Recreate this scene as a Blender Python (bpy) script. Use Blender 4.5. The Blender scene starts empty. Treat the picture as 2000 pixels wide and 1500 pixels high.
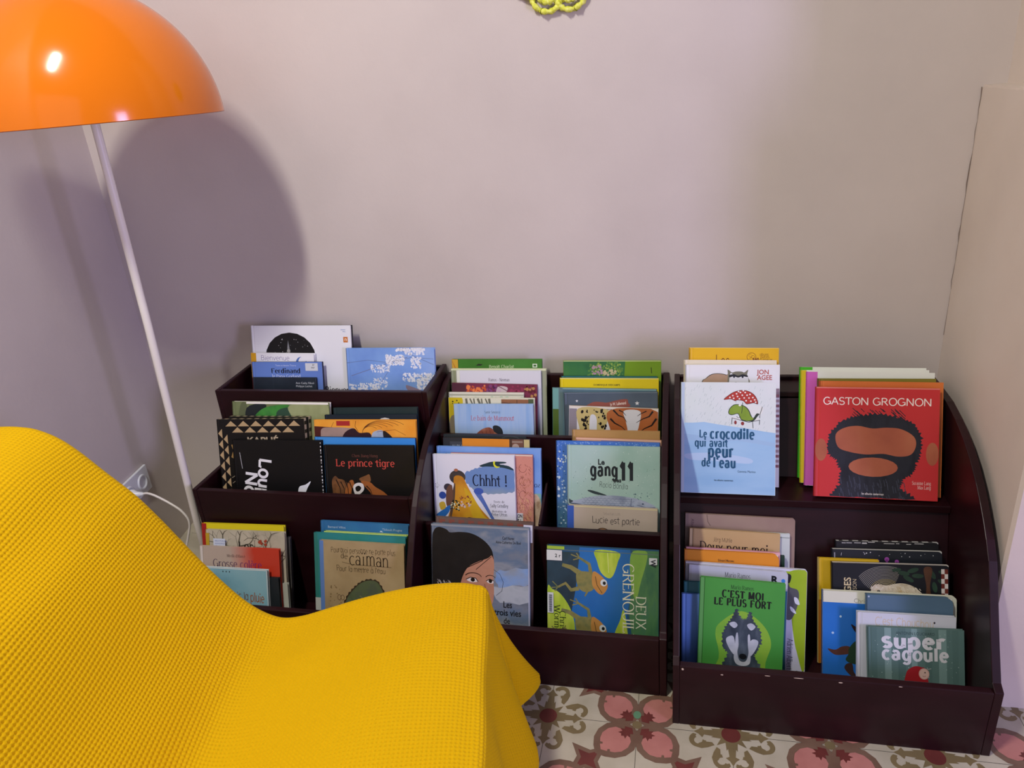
import bpy, bmesh, math, random
import numpy as np
from mathutils import Matrix, Vector, Euler
from mathutils.geometry import tessellate_polygon
R = math.radians
scene = bpy.context.scene
C = scene.collection
rnd = random.Random(7)

# ------------------------------------------------------------------ camera
cam_d = bpy.data.cameras.new('camera'); cam = bpy.data.objects.new('camera', cam_d); C.objects.link(cam)
cam_d.sensor_width = 36.0; cam_d.lens = 1420 / 2000 * 36.0
cam_d.clip_start = 0.05; cam_d.clip_end = 60
yaw, pitch, roll = R(13.69), R(22.75), R(-5.06)
f = Vector((-math.sin(yaw) * math.cos(pitch), math.cos(yaw) * math.cos(pitch), -math.sin(pitch)))
r0 = Vector((math.cos(yaw), math.sin(yaw), 0)); u0 = r0.cross(f)
rr = math.cos(roll) * r0 + math.sin(roll) * u0; uu = -math.sin(roll) * r0 + math.cos(roll) * u0
M = Matrix(((rr.x, uu.x, -f.x, 0), (rr.y, uu.y, -f.y, 0), (rr.z, uu.z, -f.z, 1.333), (0, 0, 0, 1)))
cam.matrix_world = M
scene.camera = cam

# ------------------------------------------------------------------ light
scene.view_settings.view_transform = 'Standard'
scene.view_settings.look = 'None'
scene.view_settings.exposure = 0.0
scene.view_settings.gamma = 1.0
scene.view_settings.use_curve_mapping = False
world = bpy.data.worlds.new('world'); scene.world = world; world.use_nodes = True
bg = world.node_tree.nodes['Background']
bg.inputs[0].default_value = (0.86, 0.76, 0.95, 1); bg.inputs[1].default_value = 0.22

def area(name, loc, target, size, size_y, power, col, shape='RECTANGLE'):
    d = bpy.data.lights.new(name, 'AREA'); d.shape = shape; d.size = size; d.size_y = size_y
    d.energy = power; d.color = col
    o = bpy.data.objects.new(name, d); C.objects.link(o); o.location = loc
    o.rotation_euler = (Vector(target) - Vector(loc)).to_track_quat('-Z', 'Y').to_euler()
    return o
area('ceiling_tube_light', (-0.86, 0.02, 2.90), (-0.80, 0.70, 0.9), 0.12, 0.50, 49, (1.0, 0.955, 0.87))
for wy in (-0.98, -0.62): area('window_pane_daylight', (2.7, wy, 1.15), (-1.0, 1.4, 0.9), 0.30, 1.2, 33, (0.62, 0.55, 1.0))
area('rear_fill_light', (-0.4, -3.2, 1.9), (-0.3, 1.5, 0.6), 3.6, 2.6, 14, (0.92, 0.90, 1.0))  # broad fill added behind the camera to brighten the book covers, no window there

# ------------------------------------------------------------------ helpers
def lin(c):
    if isinstance(c, str):
        c = c.lstrip('#'); c = [int(c[i:i + 2], 16) / 255 for i in (0, 2, 4)]
    return tuple((x / 12.92 if x <= 0.04045 else ((x + 0.055) / 1.055) ** 2.4) for x in c) + (1.0,)
MATS = {}
def mat(col, rough=0.42, name=None, spec=0.4):
    key = ('flat', col, rough, spec)
    if key in MATS: return MATS[key]
    m = bpy.data.materials.new(name or 'paint_' + str(col).strip('#')); m.use_nodes = True
    b = m.node_tree.nodes['Principled BSDF']
    b.inputs['Base Color'].default_value = lin(col); b.inputs['Roughness'].default_value = rough
    b.inputs['Specular IOR Level'].default_value = spec
    MATS[key] = m
    return m
def wash(cols, scale=30, detail=4, stretch=(1, 1, 1), rough=0.42, lo=0.3, hi=0.7, bump=0.0, spec=0.4):
    """mottled paint: noise through a colour ramp, in the object's own coordinates"""
    key = ('wash', tuple(cols), scale, stretch, lo, hi, rough)
    if key in MATS: return MATS[key]
    m = bpy.data.materials.new('wash_' + cols[0].strip('#')); m.use_nodes = True
    nt = m.node_tree; b = nt.nodes['Principled BSDF']; b.inputs['Roughness'].default_value = rough
    b.inputs['Specular IOR Level'].default_value = spec
    tc = nt.nodes.new('ShaderNodeTexCoord'); mp = nt.nodes.new('ShaderNodeMapping')
    mp.inputs['Scale'].default_value = stretch; mp.inputs['Location'].default_value = (len(MATS) * 0.37, 0, len(MATS) * 0.11)
    nz = nt.nodes.new('ShaderNodeTexNoise'); nz.inputs['Scale'].default_value = scale; nz.inputs['Detail'].default_value = detail
    rp = nt.nodes.new('ShaderNodeValToRGB'); rp.color_ramp.elements[0].position = lo; rp.color_ramp.elements[1].position = hi
    rp.color_ramp.elements[0].color = lin(cols[0]); rp.color_ramp.elements[1].color = lin(cols[-1])
    for i, c in enumerate(cols[1:-1]):
        e = rp.color_ramp.elements.new(lo + (hi - lo) * (i + 1) / (len(cols) - 1)); e.color = lin(c)
    nt.links.new(tc.outputs['Object'], mp.inputs['Vector']); nt.links.new(mp.outputs['Vector'], nz.inputs['Vector'])
    nt.links.new(nz.outputs['Fac'], rp.inputs['Fac']); nt.links.new(rp.outputs['Color'], b.inputs['Base Color'])
    MATS[key] = m
    return m
def blend(c1, c2, x0, x1, axis='X', wob=0.04, rough=0.42):
    """printed colour blend across a cover (object X or Z), with a wandering border"""
    key = ('blend', c1, c2, x0, x1, axis)
    if key in MATS: return MATS[key]
    m = bpy.data.materials.new('blend_' + c1.strip('#')); m.use_nodes = True
    nt = m.node_tree; b = nt.nodes['Principled BSDF']; b.inputs['Roughness'].default_value = rough
    tc = nt.nodes.new('ShaderNodeTexCoord'); sp = nt.nodes.new('ShaderNodeSeparateXYZ')
    nz = nt.nodes.new('ShaderNodeTexNoise'); nz.inputs['Scale'].default_value = 18
    ma = nt.nodes.new('ShaderNodeMath'); ma.operation = 'MULTIPLY_ADD'; ma.inputs[1].default_value = wob
    mr = nt.nodes.new('ShaderNodeMapRange'); mr.inputs[1].default_value = x0 + wob / 2; mr.inputs[2].default_value = x1 + wob / 2
    mx = nt.nodes.new('ShaderNodeMix'); mx.data_type = 'RGBA'
    mx.inputs[6].default_value = lin(c1); mx.inputs[7].default_value = lin(c2)
    nt.links.new(tc.outputs['Object'], sp.inputs[0]); nt.links.new(tc.outputs['Object'], nz.inputs['Vector'])
    nt.links.new(nz.outputs['Fac'], ma.inputs[0]); nt.links.new(sp.outputs[axis], ma.inputs[2])
    nt.links.new(ma.outputs[0], mr.inputs[0]); nt.links.new(mr.outputs[0], mx.inputs[0])
    nt.links.new(mx.outputs[2], b.inputs['Base Color'])
    MATS[key] = m
    return m

class MB:
    """collects faces with materials; build() links them as ONE mesh object"""
    def __init__(s): s.v = []; s.f = []; s.m = []; s.mats = []; s.smooth = False
    def mi(s, m):
        if m not in s.mats: s.mats.append(m)
        return s.mats.index(m)
    def add(s, vs, fs, m):
        k = len(s.v); i = s.mi(m); s.v += [tuple(p) for p in vs]
        for q in fs: s.f.append(tuple(a + k for a in q)); s.m.append(i)
    def box(s, a, b, m, mtx=None):
        (x0, y0, z0), (x1, y1, z1) = a, b
        vs = [(x0, y0, z0), (x1, y0, z0), (x1, y1, z0), (x0, y1, z0), (x0, y0, z1), (x1, y0, z1), (x1, y1, z1), (x0, y1, z1)]
        if mtx: vs = [mtx @ Vector(p) for p in vs]
        s.add(vs, [(0, 3, 2, 1), (4, 5, 6, 7), (0, 1, 5, 4), (1, 2, 6, 5), (2, 3, 7, 6), (3, 0, 4, 7)], m)
    def prism(s, pts, x0, x1, m, axis='X'):
        """outline (a,b) extruded along an axis; X: (y,z); Y: (x,z); Z: (x,y)"""
        def P(p, t): return {'X': (t, p[0], p[1]), 'Y': (p[0], t, p[1]), 'Z': (p[0], p[1], t)}[axis]
        n = len(pts); vs = [P(p, x0) for p in pts] + [P(p, x1) for p in pts]
        tri = tessellate_polygon([[Vector((p[0], p[1], 0)) for p in pts]])
        fs = [tuple(t) for t in tri] + [tuple(n + i for i in reversed(t)) for t in tri]
        fs += [(i, (i + 1) % n, n + (i + 1) % n, n + i) for i in range(n)]
        s.add(vs, fs, m)
    def tube(s, pts, rad, m, seg=10, cap=True):
        pts = [Vector(p) for p in pts]; n = len(pts); rads = rad if isinstance(rad, (list, tuple)) else [rad] * n
        vs = []; up = Vector((0, 0, 1)); prev = None
        for i, p in enumerate(pts):
            d = (pts[min(i + 1, n - 1)] - pts[max(i - 1, 0)]).normalized()
            a = (prev - d * prev.dot(d)) if prev else d.orthogonal()
            a.normalize(); prev = a; b = d.cross(a)
            for k in range(seg):
                t = 2 * math.pi * k / seg
                vs.append(p + (a * math.cos(t) + b * math.sin(t)) * rads[i])
        fs = [(i * seg + k, i * seg + (k + 1) % seg, (i + 1) * seg + (k + 1) % seg, (i + 1) * seg + k) for i in range(n - 1) for k in range(seg)]
        if cap: fs += [tuple(reversed(range(seg))), tuple((n - 1) * seg + k for k in range(seg))]
        s.add(vs, fs, m)
    def lathe(s, prof, m, seg=48, c=(0, 0, 0), mtx=None):
        vs = []
        for (r, z) in prof:
            for k in range(seg):
                t = 2 * math.pi * k / seg; vs.append(Vector((r * math.cos(t), r * math.sin(t), z)))
        if mtx: vs = [mtx @ p for p in vs]
        vs = [p + Vector(c) for p in vs]
        n = len(prof)
        fs = [(i * seg + k, i * seg + (k + 1) % seg, (i + 1) * seg + (k + 1) % seg, (i + 1) * seg + k) for i in range(n - 1) for k in range(seg)]
        s.add(vs, fs, m)
    def build(s, name, parent=None, smooth=False, bevel=0, fix=True):
        me = bpy.data.meshes.new(name); me.from_pydata(s.v, [], s.f)
        for m in s.mats: me.materials.append(m)
        me.polygons.foreach_set('material_index', s.m)
        if fix:
            bm = bmesh.new(); bm.from_mesh(me)
            bmesh.ops.recalc_face_normals(bm, faces=bm.faces); bm.to_mesh(me); bm.free()
        if smooth: me.polygons.foreach_set('use_smooth', [True] * len(me.polygons))
        me.update()
        o = bpy.data.objects.new(name, me); C.objects.link(o)
        if parent: o.parent = parent
        if bevel:
            b = o.modifiers.new('bevel', 'BEVEL'); b.width = bevel; b.segments = 2; b.limit_method = 'ANGLE'
        return o
def thing(name, label, cat, loc=(0, 0, 0), group=None):
    o = bpy.data.objects.new(name, None); C.objects.link(o); o.location = loc; o.empty_display_size = 0.05
    o['label'] = label; o['category'] = cat
    if group: o['group'] = group
    return o
def struct(o): o['kind'] = 'structure'; return o

# ------------------------------------------------------------------ lettering
def A(cx, cy, rx, ry, a0, a1, n=14):
    return [(cx + rx * math.cos(R(a0 + (a1 - a0) * i / n)), cy + ry * math.sin(R(a0 + (a1 - a0) * i / n))) for i in range(n + 1)]
_bl = A(.23, .25, .17, .25, 0, 360, 20); _br = A(.25, .25, .18, .25, 0, 360, 20)
def _dot(x, y=.68): return [(x, y - .02), (x, y + .02)]
GLS = {'a': (.5, [A(.22, .33, .16, .17, 150, 0) + [(.38, 0)], A(.21, .14, .15, .14, 0, 360, 18)])}
GL = {
 'a': (.5, [_bl, [(.41, .5), (.41, 0)]]), 'b': (.52, [_br, [(.08, .74), (.08, 0)]]), 'c': (.46, [A(.25, .25, .2, .25, 50, 310)]),
 'd': (.52, [_bl, [(.41, .74), (.41, 0)]]), 'e': (.48, [[(.06, .27), (.42, .27)] + A(.24, .25, .18, .25, 5, 315)]),
 'f': (.34, [A(.28, .58, .12, .16, 60, 180) + [(.16, 0)], [(.02, .48), (.3, .48)]]),
 'g': (.52, [_bl, [(.41, .5), (.41, -.05)] + A(.23, -.05, .18, .17, 0, -150)]),
 'h': (.5, [[(.08, .74), (.08, 0)], A(.25, .3, .16, .2, 180, 0) + [(.41, 0)]]),
 'i': (.22, [[(.1, .5), (.1, 0)], _dot(.1)]), 'j': (.26, [[(.15, .5), (.15, -.08)] + A(.05, -.08, .1, .13, 0, -90), _dot(.15)]),
 'k': (.46, [[(.08, .74), (.08, 0)], [(.38, .5), (.1, .22)], [(.2, .3), (.42, 0)]]), 'l': (.22, [[(.1, .74), (.1, 0)]]),
 'm': (.72, [[(.08, .5), (.08, 0)], A(.21, .32, .13, .18, 180, 0) + [(.34, 0)], A(.48, .32, .14, .18, 180, 0) + [(.62, 0)]]),
 'n': (.5, [[(.08, .5), (.08, 0)], A(.25, .3, .16, .2, 180, 0) + [(.41, 0)]]), 'o': (.5, [A(.25, .25, .2, .25, 0, 360, 20)]),
 'p': (.52, [_br, [(.08, .5), (.08, -.22)]]), 'q': (.52, [_bl, [(.41, .5), (.41, -.22)]]),
 'r': (.36, [[(.08, .5), (.08, 0)], A(.23, .31, .15, .18, 180, 50)]),
 's': (.42, [A(.21, .375, .14, .125, 30, 270) + A(.21, .125, .15, .125, 90, -150)]),
 't': (.34, [[(.14, .66), (.14, .1)] + A(.24, .1, .1, .1, 180, 290), [(.02, .48), (.3, .48)]]),
 'u': (.5, [[(.08, .5), (.08, .2)] + A(.24, .2, .16, .2, 180, 360), [(.41, .5), (.41, 0)]]),
 'v': (.42, [[(.03, .5), (.2, 0)], [(.2, 0), (.38, .5)]]), 'w': (.6, [[(.03, .5), (.16, 0)], [(.16, 0), (.3, .45)], [(.3, .45), (.43, 0)], [(.43, 0), (.56, .5)]]),
 'x': (.44, [[(.03, .5), (.4, 0)], [(.4, .5), (.03, 0)]]), 'y': (.42, [[(.03, .5), (.21, 0)], [(.39, .5), (.14, -.22)]]), 'z': (.44, [[(.05, .48), (.38, .48), (.05, .02), (.4, .02)]]),
 'A': (.58, [[(.02, 0), (.28, .72)], [(.28, .72), (.54, 0)], [(.12, .25), (.44, .25)]]),
 'B': (.54, [[(.08, .72), (.08, 0)], [(.08, .7), (.25, .7)] + A(.25, .54, .17, .16, 90, -90) + [(.08, .38)], [(.25, .38)] + A(.27, .2, .2, .18, 90, -90) + [(.08, .02)]]),
 'C': (.62, [A(.34, .36, .28, .36, 48, 312, 20)]), 'D': (.64, [[(.08, .72), (.08, 0)], [(.08, .7), (.22, .7)] + A(.22, .36, .35, .34, 90, -90, 18) + [(.08, .02)]]),
 'E': (.52, [[(.08, .72), (.08, 0)], [(.08, .7), (.45, .7), (.45, .6)], [(.08, .37), (.38, .37)], [(.08, .02), (.46, .02), (.46, .13)]]),
 'F': (.5, [[(.08, .72), (.08, 0)], [(.08, .7), (.45, .7), (.45, .6)], [(.08, .37), (.38, .37)]]),
 'G': (.68, [A(.34, .36, .28, .36, 48, 330, 20), [(.4, .33), (.6, .33), (.6, .05)]]),
 'H': (.64, [[(.08, .72), (.08, 0)], [(.54, .72), (.54, 0)], [(.08, .37), (.54, .37)]]), 'I': (.24, [[(.11, .72), (.11, 0)]]),
 'J': (.36, [[(.24, .72), (.24, .12)] + A(.12, .12, .12, .14, 0, -150)]),
 'K': (.58, [[(.08, .72), (.08, 0)], [(.5, .72), (.1, .3)], [(.22, .42), (.54, 0)]]),
 'L': (.5, [[(.08, .72), (.08, 0)], [(.08, .02), (.44, .02), (.44, .13)]]),
 'M': (.78, [[(.08, 0), (.1, .72)], [(.1, .72), (.38, .05)], [(.38, .05), (.66, .72)], [(.66, .72), (.68, 0)]]),
 'N': (.66, [[(.08, 0), (.08, .72)], [(.08, .72), (.55, 0)], [(.55, 0), (.55, .72)]]), 'O': (.7, [A(.35, .36, .29, .36, 0, 360, 24)]),
 'P': (.54, [[(.08, .72), (.08, 0)], [(.08, .7), (.26, .7)] + A(.26, .52, .2, .18, 90, -90) + [(.08, .34)]]),
 'Q': (.7, [A(.35, .36, .29, .36, 0, 360, 24), [(.42, .16), (.62, -.08)]]),
 'R': (.58, [[(.08, .72), (.08, 0)], [(.08, .7), (.26, .7)] + A(.26, .53, .19, .17, 90, -90) + [(.08, .36)], [(.26, .36), (.52, 0)]]),
 'S': (.52, [A(.26, .535, .18, .185, 30, 270) + A(.26, .185, .2, .185, 90, -150)]),
 'T': (.56, [[(.28, .72), (.28, 0)], [(.03, .6), (.03, .7), (.53, .7), (.53, .6)]]),
 'U': (.64, [[(.08, .72), (.08, .24)] + A(.31, .24, .23, .24, 180, 360) + [(.54, .72)]]),
 'V': (.56, [[(.02, .72), (.28, 0)], [(.28, 0), (.54, .72)]]), 'W': (.84, [[(.02, .72), (.22, 0)], [(.22, 0), (.41, .66)], [(.41, .66), (.6, 0)], [(.6, 0), (.8, .72)]]),
 'X': (.58, [[(.04, .72), (.54, 0)], [(.54, .72), (.04, 0)]]), 'Z': (.56, [[(.05, .7), (.5, .7), (.05, .02), (.52, .02)]]),
 '1': (.4, [[(.24, .74), (.24, 0)], [(.05, .52), (.24, .74)]]), '2': (.5, [A(.25, .53, .18, .19, 160, -30) + [(.05, .02), (.45, .02)]]),
 '!': (.26, [[(.12, .72), (.12, .2)], [(.12, .02), (.12, .06)]]), "'": (.2, [[(.1, .74), (.07, .56)]]), '.': (.2, [_dot(.1, .03)]), '-': (.36, [[(.05, .26), (.3, .26)]]), ' ': (.28, []),
}
ACC = {'é': ('e', [[(.2, .6), (.32, .74)]]), 'è': ('e', [[(.3, .6), (.16, .74)]]), 'ï': ('i', None), 'ö': ('o', [_dot(.16), _dot(.34)]), 'ü': ('u', [_dot(.15), _dot(.34)]), 'É': ('E', [[(.2, .8), (.34, .94)]]), 'ó': ('o', [[(.2, .6), (.34, .74)]]), 'à': ('a', [[(.3, .6), (.16, .74)]])}
def glyph(ch):
    if ch in GL: return GL[ch]
    b, ex = ACC[ch]
    if ch == 'ï': return (.3, [[(.14, .5), (.14, 0)], _dot(.05), _dot(.24)])
    return (GL[b][0], GL[b][1] + ex)
def strokes_text(t, wv, wh, serif=0.0, jit=0.0, track=0.0, seed=1):
    """quads of a drawn line of lettering, unit size; wv = weight of uprights, wh = weight of level strokes"""
    rn = random.Random(seed + len(t)); quads = []; x = 0.0
    def pen(d): return math.hypot(wv * d[1], wh * d[0])
    track += max(0, wv - .1) * .9
    for ch in t:
        adv, sts = GLS[ch] if serif and ch in GLS else glyph(ch)
        jx, jy, js = (rn.uniform(-jit, jit) for _ in range(3))
        for st in sts:
            pts = [(x + p[0] * (1 + js) + jx * .4 + (jit * .5 * rn.uniform(-1, 1) if jit and len(st) < 4 else 0), p[1] * (1 + js) + jy) for p in st]
            n = len(pts); L = []
            for i in range(n):
                a, b = pts[max(i - 1, 0)], pts[min(i + 1, n - 1)]
                if len(st) > 8 and abs(st[0][0] - st[-1][0]) + abs(st[0][1] - st[-1][1]) < 1e-6 and i in (0, n - 1): a, b = pts[n - 2], pts[1]
                d = (b[0] - a[0], b[1] - a[1]); l = math.hypot(*d) or 1; d = (d[0] / l, d[1] / l); w = pen(d) / 2
                L.append(((pts[i][0] - d[1] * w, pts[i][1] + d[0] * w), (pts[i][0] + d[1] * w, pts[i][1] - d[0] * w)))
            for i in range(n - 1): quads.append((L[i][0], L[i][1], L[i + 1][1], L[i + 1][0]))
            if n == 2 and abs(pts[0][1] - pts[1][1]) < .09:   # a dot
                cx, cy = pts[0][0], (pts[0][1] + pts[1][1]) / 2; q = max(wv, wh) * .55 + .01
                c8 = [(cx + q * math.cos(k * math.pi / 4), cy + q * math.sin(k * math.pi / 4)) for k in range(8)]
                quads.append(tuple(c8))
            elif serif and n >= 2:
                for e, o in ((0, 1), (n - 1, n - 2)):
                    if abs(pts[e][0] - pts[o][0]) < .45 * abs(pts[e][1] - pts[o][1]) and (n == 2 or abs(st[e][1]) < .02 or st[e][1] > .45) and not (n > 3 and abs(st[e][1] - .0) > .02 and abs(st[e][1] - .72) > .02 and abs(st[e][1] - .5) > .02):
                        px, py = pts[e]; h = max(wh, .035); up = 1 if py > pts[o][1] else -1; y0, y1 = py, py - up * h
                        quads.append(((px - serif, min(y0, y1)), (px + serif, min(y0, y1)), (px + serif, max(y0, y1)), (px - serif, max(y0, y1))))
        x += adv + track + (0.02 if serif else 0)
    return quads, x
FONT_CACHE = {}
def sans_text(t, bold=0.0):
    key = (t, bold)
    if key in FONT_CACHE: return FONT_CACHE[key]
    cu = bpy.data.curves.new('lettering', 'FONT'); cu.body = t; cu.size = 1.0; cu.offset = bold; cu.resolution_u = 3
    ob = bpy.data.objects.new('lettering', cu); C.objects.link(ob)
    dg = bpy.context.evaluated_depsgraph_get(); me = bpy.data.meshes.new_from_object(ob.evaluated_get(dg))
    vs = [(v.co.x, v.co.y) for v in me.vertices]; fs = [tuple(p.vertices) for p in me.polygons]
    bpy.data.objects.remove(ob); bpy.data.curves.remove(cu); bpy.data.meshes.remove(me)
    w = max((v[0] for v in vs), default=0)
    FONT_CACHE[key] = (vs, fs, w)
    return FONT_CACHE[key]

class Art:
    """a printed picture on a board face: u = 0..1 across, v = down from the top in units of the width"""
    def __init__(s, mb, w, h, y=0.0):
        s.mb, s.w, s.h, s.y, s.k = mb, w, h, y, 0
    def m(s, c): return mat(c) if isinstance(c, str) else c
    def P(s, u, v):
        return (min(max(u * s.w, 0.0005), s.w - 0.0005), s.y - s.k * 0.000012, min(max(s.h - v * s.w, 0.0005), s.h - 0.0003))
    def poly(s, pts, c):
        s.k = min(s.k + 1, 110)
        tri = tessellate_polygon([[Vector((p[0], p[1], 0)) for p in pts]])
        s.mb.add([s.P(*p) for p in pts], [tuple(t) for t in tri], s.m(c))
    def blob(s, pts, c, k=5):
        """outline rounded through its points"""
        n = len(pts); o = []
        for i in range(n):
            p0, p1, p2, p3 = pts[i - 1], pts[i], pts[(i + 1) % n], pts[(i + 2) % n]
            for j in range(k):
                t = j / k; o.append(tuple(.5 * (2 * p1[q] + (p2[q] - p0[q]) * t + (2 * p0[q] - 5 * p1[q] + 4 * p2[q] - p3[q]) * t * t + (3 * p1[q] - p0[q] - 3 * p2[q] + p3[q]) * t ** 3) for q in (0, 1)))
        s.poly(o, c)
    def polys(s, lst, c):
        s.k = min(s.k + 1, 110)
        for i, pts in enumerate(lst): s.mb.add([s.lift(s.P(*p), i) for p in pts], [tuple(range(len(pts)))], s.m(c))
    def lift(s, p, i): return (p[0], p[1] - (i % 5) * 0.000002, p[2])
    def rect(s, u0, v0, u1, v1, c): s.poly([(u0, v0), (u1, v0), (u1, v1), (u0, v1)], c)
    def ell(s, u, v, a, b, c, rot=0, n=20, a0=0, a1=360):
        ca, sa = math.cos(R(rot)), math.sin(R(rot)); pts = []
        for i in range(n + (a1 - a0 < 360)):
            t = R(a0 + (a1 - a0) * i / n); x, y = a * math.cos(t), b * math.sin(t)
            pts.append((u + x * ca - y * sa, v + x * sa + y * ca))
        s.poly(pts, c)
    def line(s, pts, wd, c, w2=None):
        n = len(pts); q = []; L = []
        for i in range(n):
            a, b = pts[max(i - 1, 0)], pts[min(i + 1, n - 1)]; d = (b[0] - a[0], b[1] - a[1]); l = math.hypot(*d) or 1
            t = wd if w2 is None else wd + (w2 - wd) * i / (n - 1)
            nx, ny = -d[1] / l * t / 2, d[0] / l * t / 2
            L.append(((pts[i][0] + nx, pts[i][1] + ny), (pts[i][0] - nx, pts[i][1] - ny)))
        s.polys([(L[i][0], L[i][1], L[i + 1][1], L[i + 1][0]) for i in range(n - 1)], c)
    def dots(s, n, u0, v0, u1, v1, r, c, seed=1, sq=1.0):
        rn = random.Random(seed); lst = []
        for _ in range(n):
            u, v = rn.uniform(u0, u1), rn.uniform(v0, v1); q = r * rn.uniform(.5, 1.3); k0 = rn.uniform(0, 1)
            lst.append([(u + q * math.cos(k * math.pi / 3 + k0), v + q * sq * math.sin(k * math.pi / 3 + k0)) for k in range(6)])
        s.polys(lst, c)
    def dashes(s, n, u0, v0, u1, v1, du, dv, wd, c, seed=1):
        rn = random.Random(seed); lst = []
        for _ in range(n):
            u, v = rn.uniform(u0, u1), rn.uniform(v0, v1); k = rn.uniform(.5, 1.2); l = math.hypot(du, dv)
            nx, ny = -dv / l * wd / 2, du / l * wd / 2; a, b = (u + du * k, v + dv * k), (u, v)
            lst.append([(a[0] + nx, a[1] + ny), (a[0] - nx, a[1] - ny), (b[0] - nx, b[1] - ny), (b[0] + nx, b[1] + ny)])
        s.polys(lst, c)
    def text(s, t, u, v, size, c, style='sans', align='l', bold=0.0, rot=0, sx=1.0, wv=.1, wh=.045, serif=.09, jit=0.0, track=0.0, width=None):
        """baseline at (u,v); size = cap height / .72 in widths; rot turns clockwise"""
        s.k = min(s.k + 1, 110)
        if style == 'sans': vs, fs, W = sans_text(t, bold)
        else:
            q, W = strokes_text(t, wv, wh, serif if style == 'serif' else 0, jit, track)
            vs = []; fs = []
            for f_ in q: fs.append(tuple(range(len(vs), len(vs) + len(f_)))); vs += f_
        if width: sx = width / (W * size)
        off = {'l': 0, 'c': -W / 2, 'r': -W}[align]; ca, sa = math.cos(R(rot)), math.sin(R(rot))
        out = []
        for (x, y) in vs:
            X, Y = (x + off) * size * sx, -y * size
            out.append(s.P(u + X * ca - Y * sa, v + X * sa + Y * ca))
        if style != 'sans':
            for i, f_ in enumerate(fs):
                for j in f_: out[j] = s.lift(out[j], i)
        s.mb.add(out, fs, s.m(c))
    def fuzz(s, pts, c, amp, n=3, seed=1):
        """outline with a shaggy edge"""
        rn = random.Random(seed); o = []
        N = len(pts)
        for i in range(N):
            a, b = pts[i], pts[(i + 1) % N]; d = (b[0] - a[0], b[1] - a[1]); l = math.hypot(*d) or 1
            for k in range(n):
                t = k / n; q = amp * (rn.uniform(.3, 1) if k % 2 else rn.uniform(-.3, .1))
                o.append((a[0] + d[0] * t + d[1] / l * q, a[1] + d[1] * t - d[0] / l * q))
        s.poly(o, c)

# ------------------------------------------------------------------ room
WALL = wash(['#c3bab4', '#c8bfb9', '#ccc3bd'], 3.0, 5, rough=0.6, lo=0.3, hi=0.7, spec=0.25)
WALL_R = wash(['#cdc1b5', '#d2c6ba', '#d5cabf'], 4.0, 5, rough=0.6, spec=0.25)
for m_ in (WALL, WALL_R):          # rolled plaster grain
    nt = m_.node_tree; b = nt.nodes['Principled BSDF']
    nz = nt.nodes.new('ShaderNodeTexNoise'); nz.inputs['Scale'].default_value = 90; nz.inputs['Detail'].default_value = 6
    bp = nt.nodes.new('ShaderNodeBump'); bp.inputs['Strength'].default_value = 0.12; bp.inputs['Distance'].default_value = 0.003
    tc = nt.nodes.new('ShaderNodeTexCoord'); nt.links.new(tc.outputs['Object'], nz.inputs['Vector'])
    nt.links.new(nz.outputs['Fac'], bp.inputs['Height']); nt.links.new(bp.outputs['Normal'], b.inputs['Normal'])
mb = MB(); mb.box((-1.9, 1.885, 0), (2.9, 2.0, 3.0), WALL); struct(mb.build('wall_back'))
mb = MB(); mb.prism([(-1.64, 1.885), (-1.49, 0.92), (-1.49, -2.8), (-1.9, -2.8), (-1.9, 1.885)], 0, 3.0, WALL, 'Z'); struct(mb.build('wall_left'))
mb = MB()
rnd.seed(5)
edge = [(0.652, 1.885), (0.648, 1.7), (0.643, 1.5), (0.638, 1.352), (0.644, 1.346)]
mb.prism(edge + [(2.9, 1.346), (2.9, 1.885)], 0, 1.232, WALL_R, 'Z')
mb.prism([(0.655, 1.885), (0.645, 1.40), (0.66, 1.365), (0.70, 1.36), (2.9, 1.36), (2.9, 1.885)], 1.232, 1.236, WALL_R, 'Z')
mb.prism([(0.700, 1.885), (0.690, 1.40), (2.9, 1.40), (2.9, 1.885)], 1.232, 3.0, WALL_R, 'Z')
struct(mb.build('wall_right'))
# settling crack where the right wall meets the back wall
mb = MB(); pts = []
for i in range(26):
    z = 0.66 + i * (1.232 - 0.66) / 25; pts.append((0.651 + rnd.uniform(-0.0015, 0.0015), 1.8835, z))
CR = mat('#85776e', 0.9)
mb.tube(pts, [0.0004 if (i // 4) % 2 else 0.0009 for i in range(26)], CR, 5)
struct(mb.build('trim_1'))

# floor of cement tiles, 20 cm, two motifs on alternating tile corners
CREAM = wash(['#aba48f', '#b5ae9a', '#bdb6a3'], 14, 5, rough=0.45, lo=0.3, hi=0.7)
OLIVE = wash(['#726446', '#7d6e4d'], 20, 4, rough=0.45); BROWN = wash(['#6b5142', '#79604f'], 20, 4, rough=0.45)
PINK = wash(['#ad7068', '#bb7e75'], 20, 4, rough=0.45); DRED = wash(['#5f2c28', '#6e3530'], 20, 4, rough=0.45)
GROUT = mat('#4f4a40', 0.8); GREEN = mat('#5f8a68', 0.5)
fl = MB(); fl.box((-1.9, -2.8, -0.06), (2.9, 2.0, 0.0), CREAM)
def fpoly(cx, cy, pts, m, lay):
    z = 0.00012 * lay; tri = tessellate_polygon([[Vector((p[0], p[1], 0)) for p in pts]])
    fl.add([(cx + p[0] / 100, cy + p[1] / 100, z) for p in pts], [tuple(t) for t in tri], m)
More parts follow.
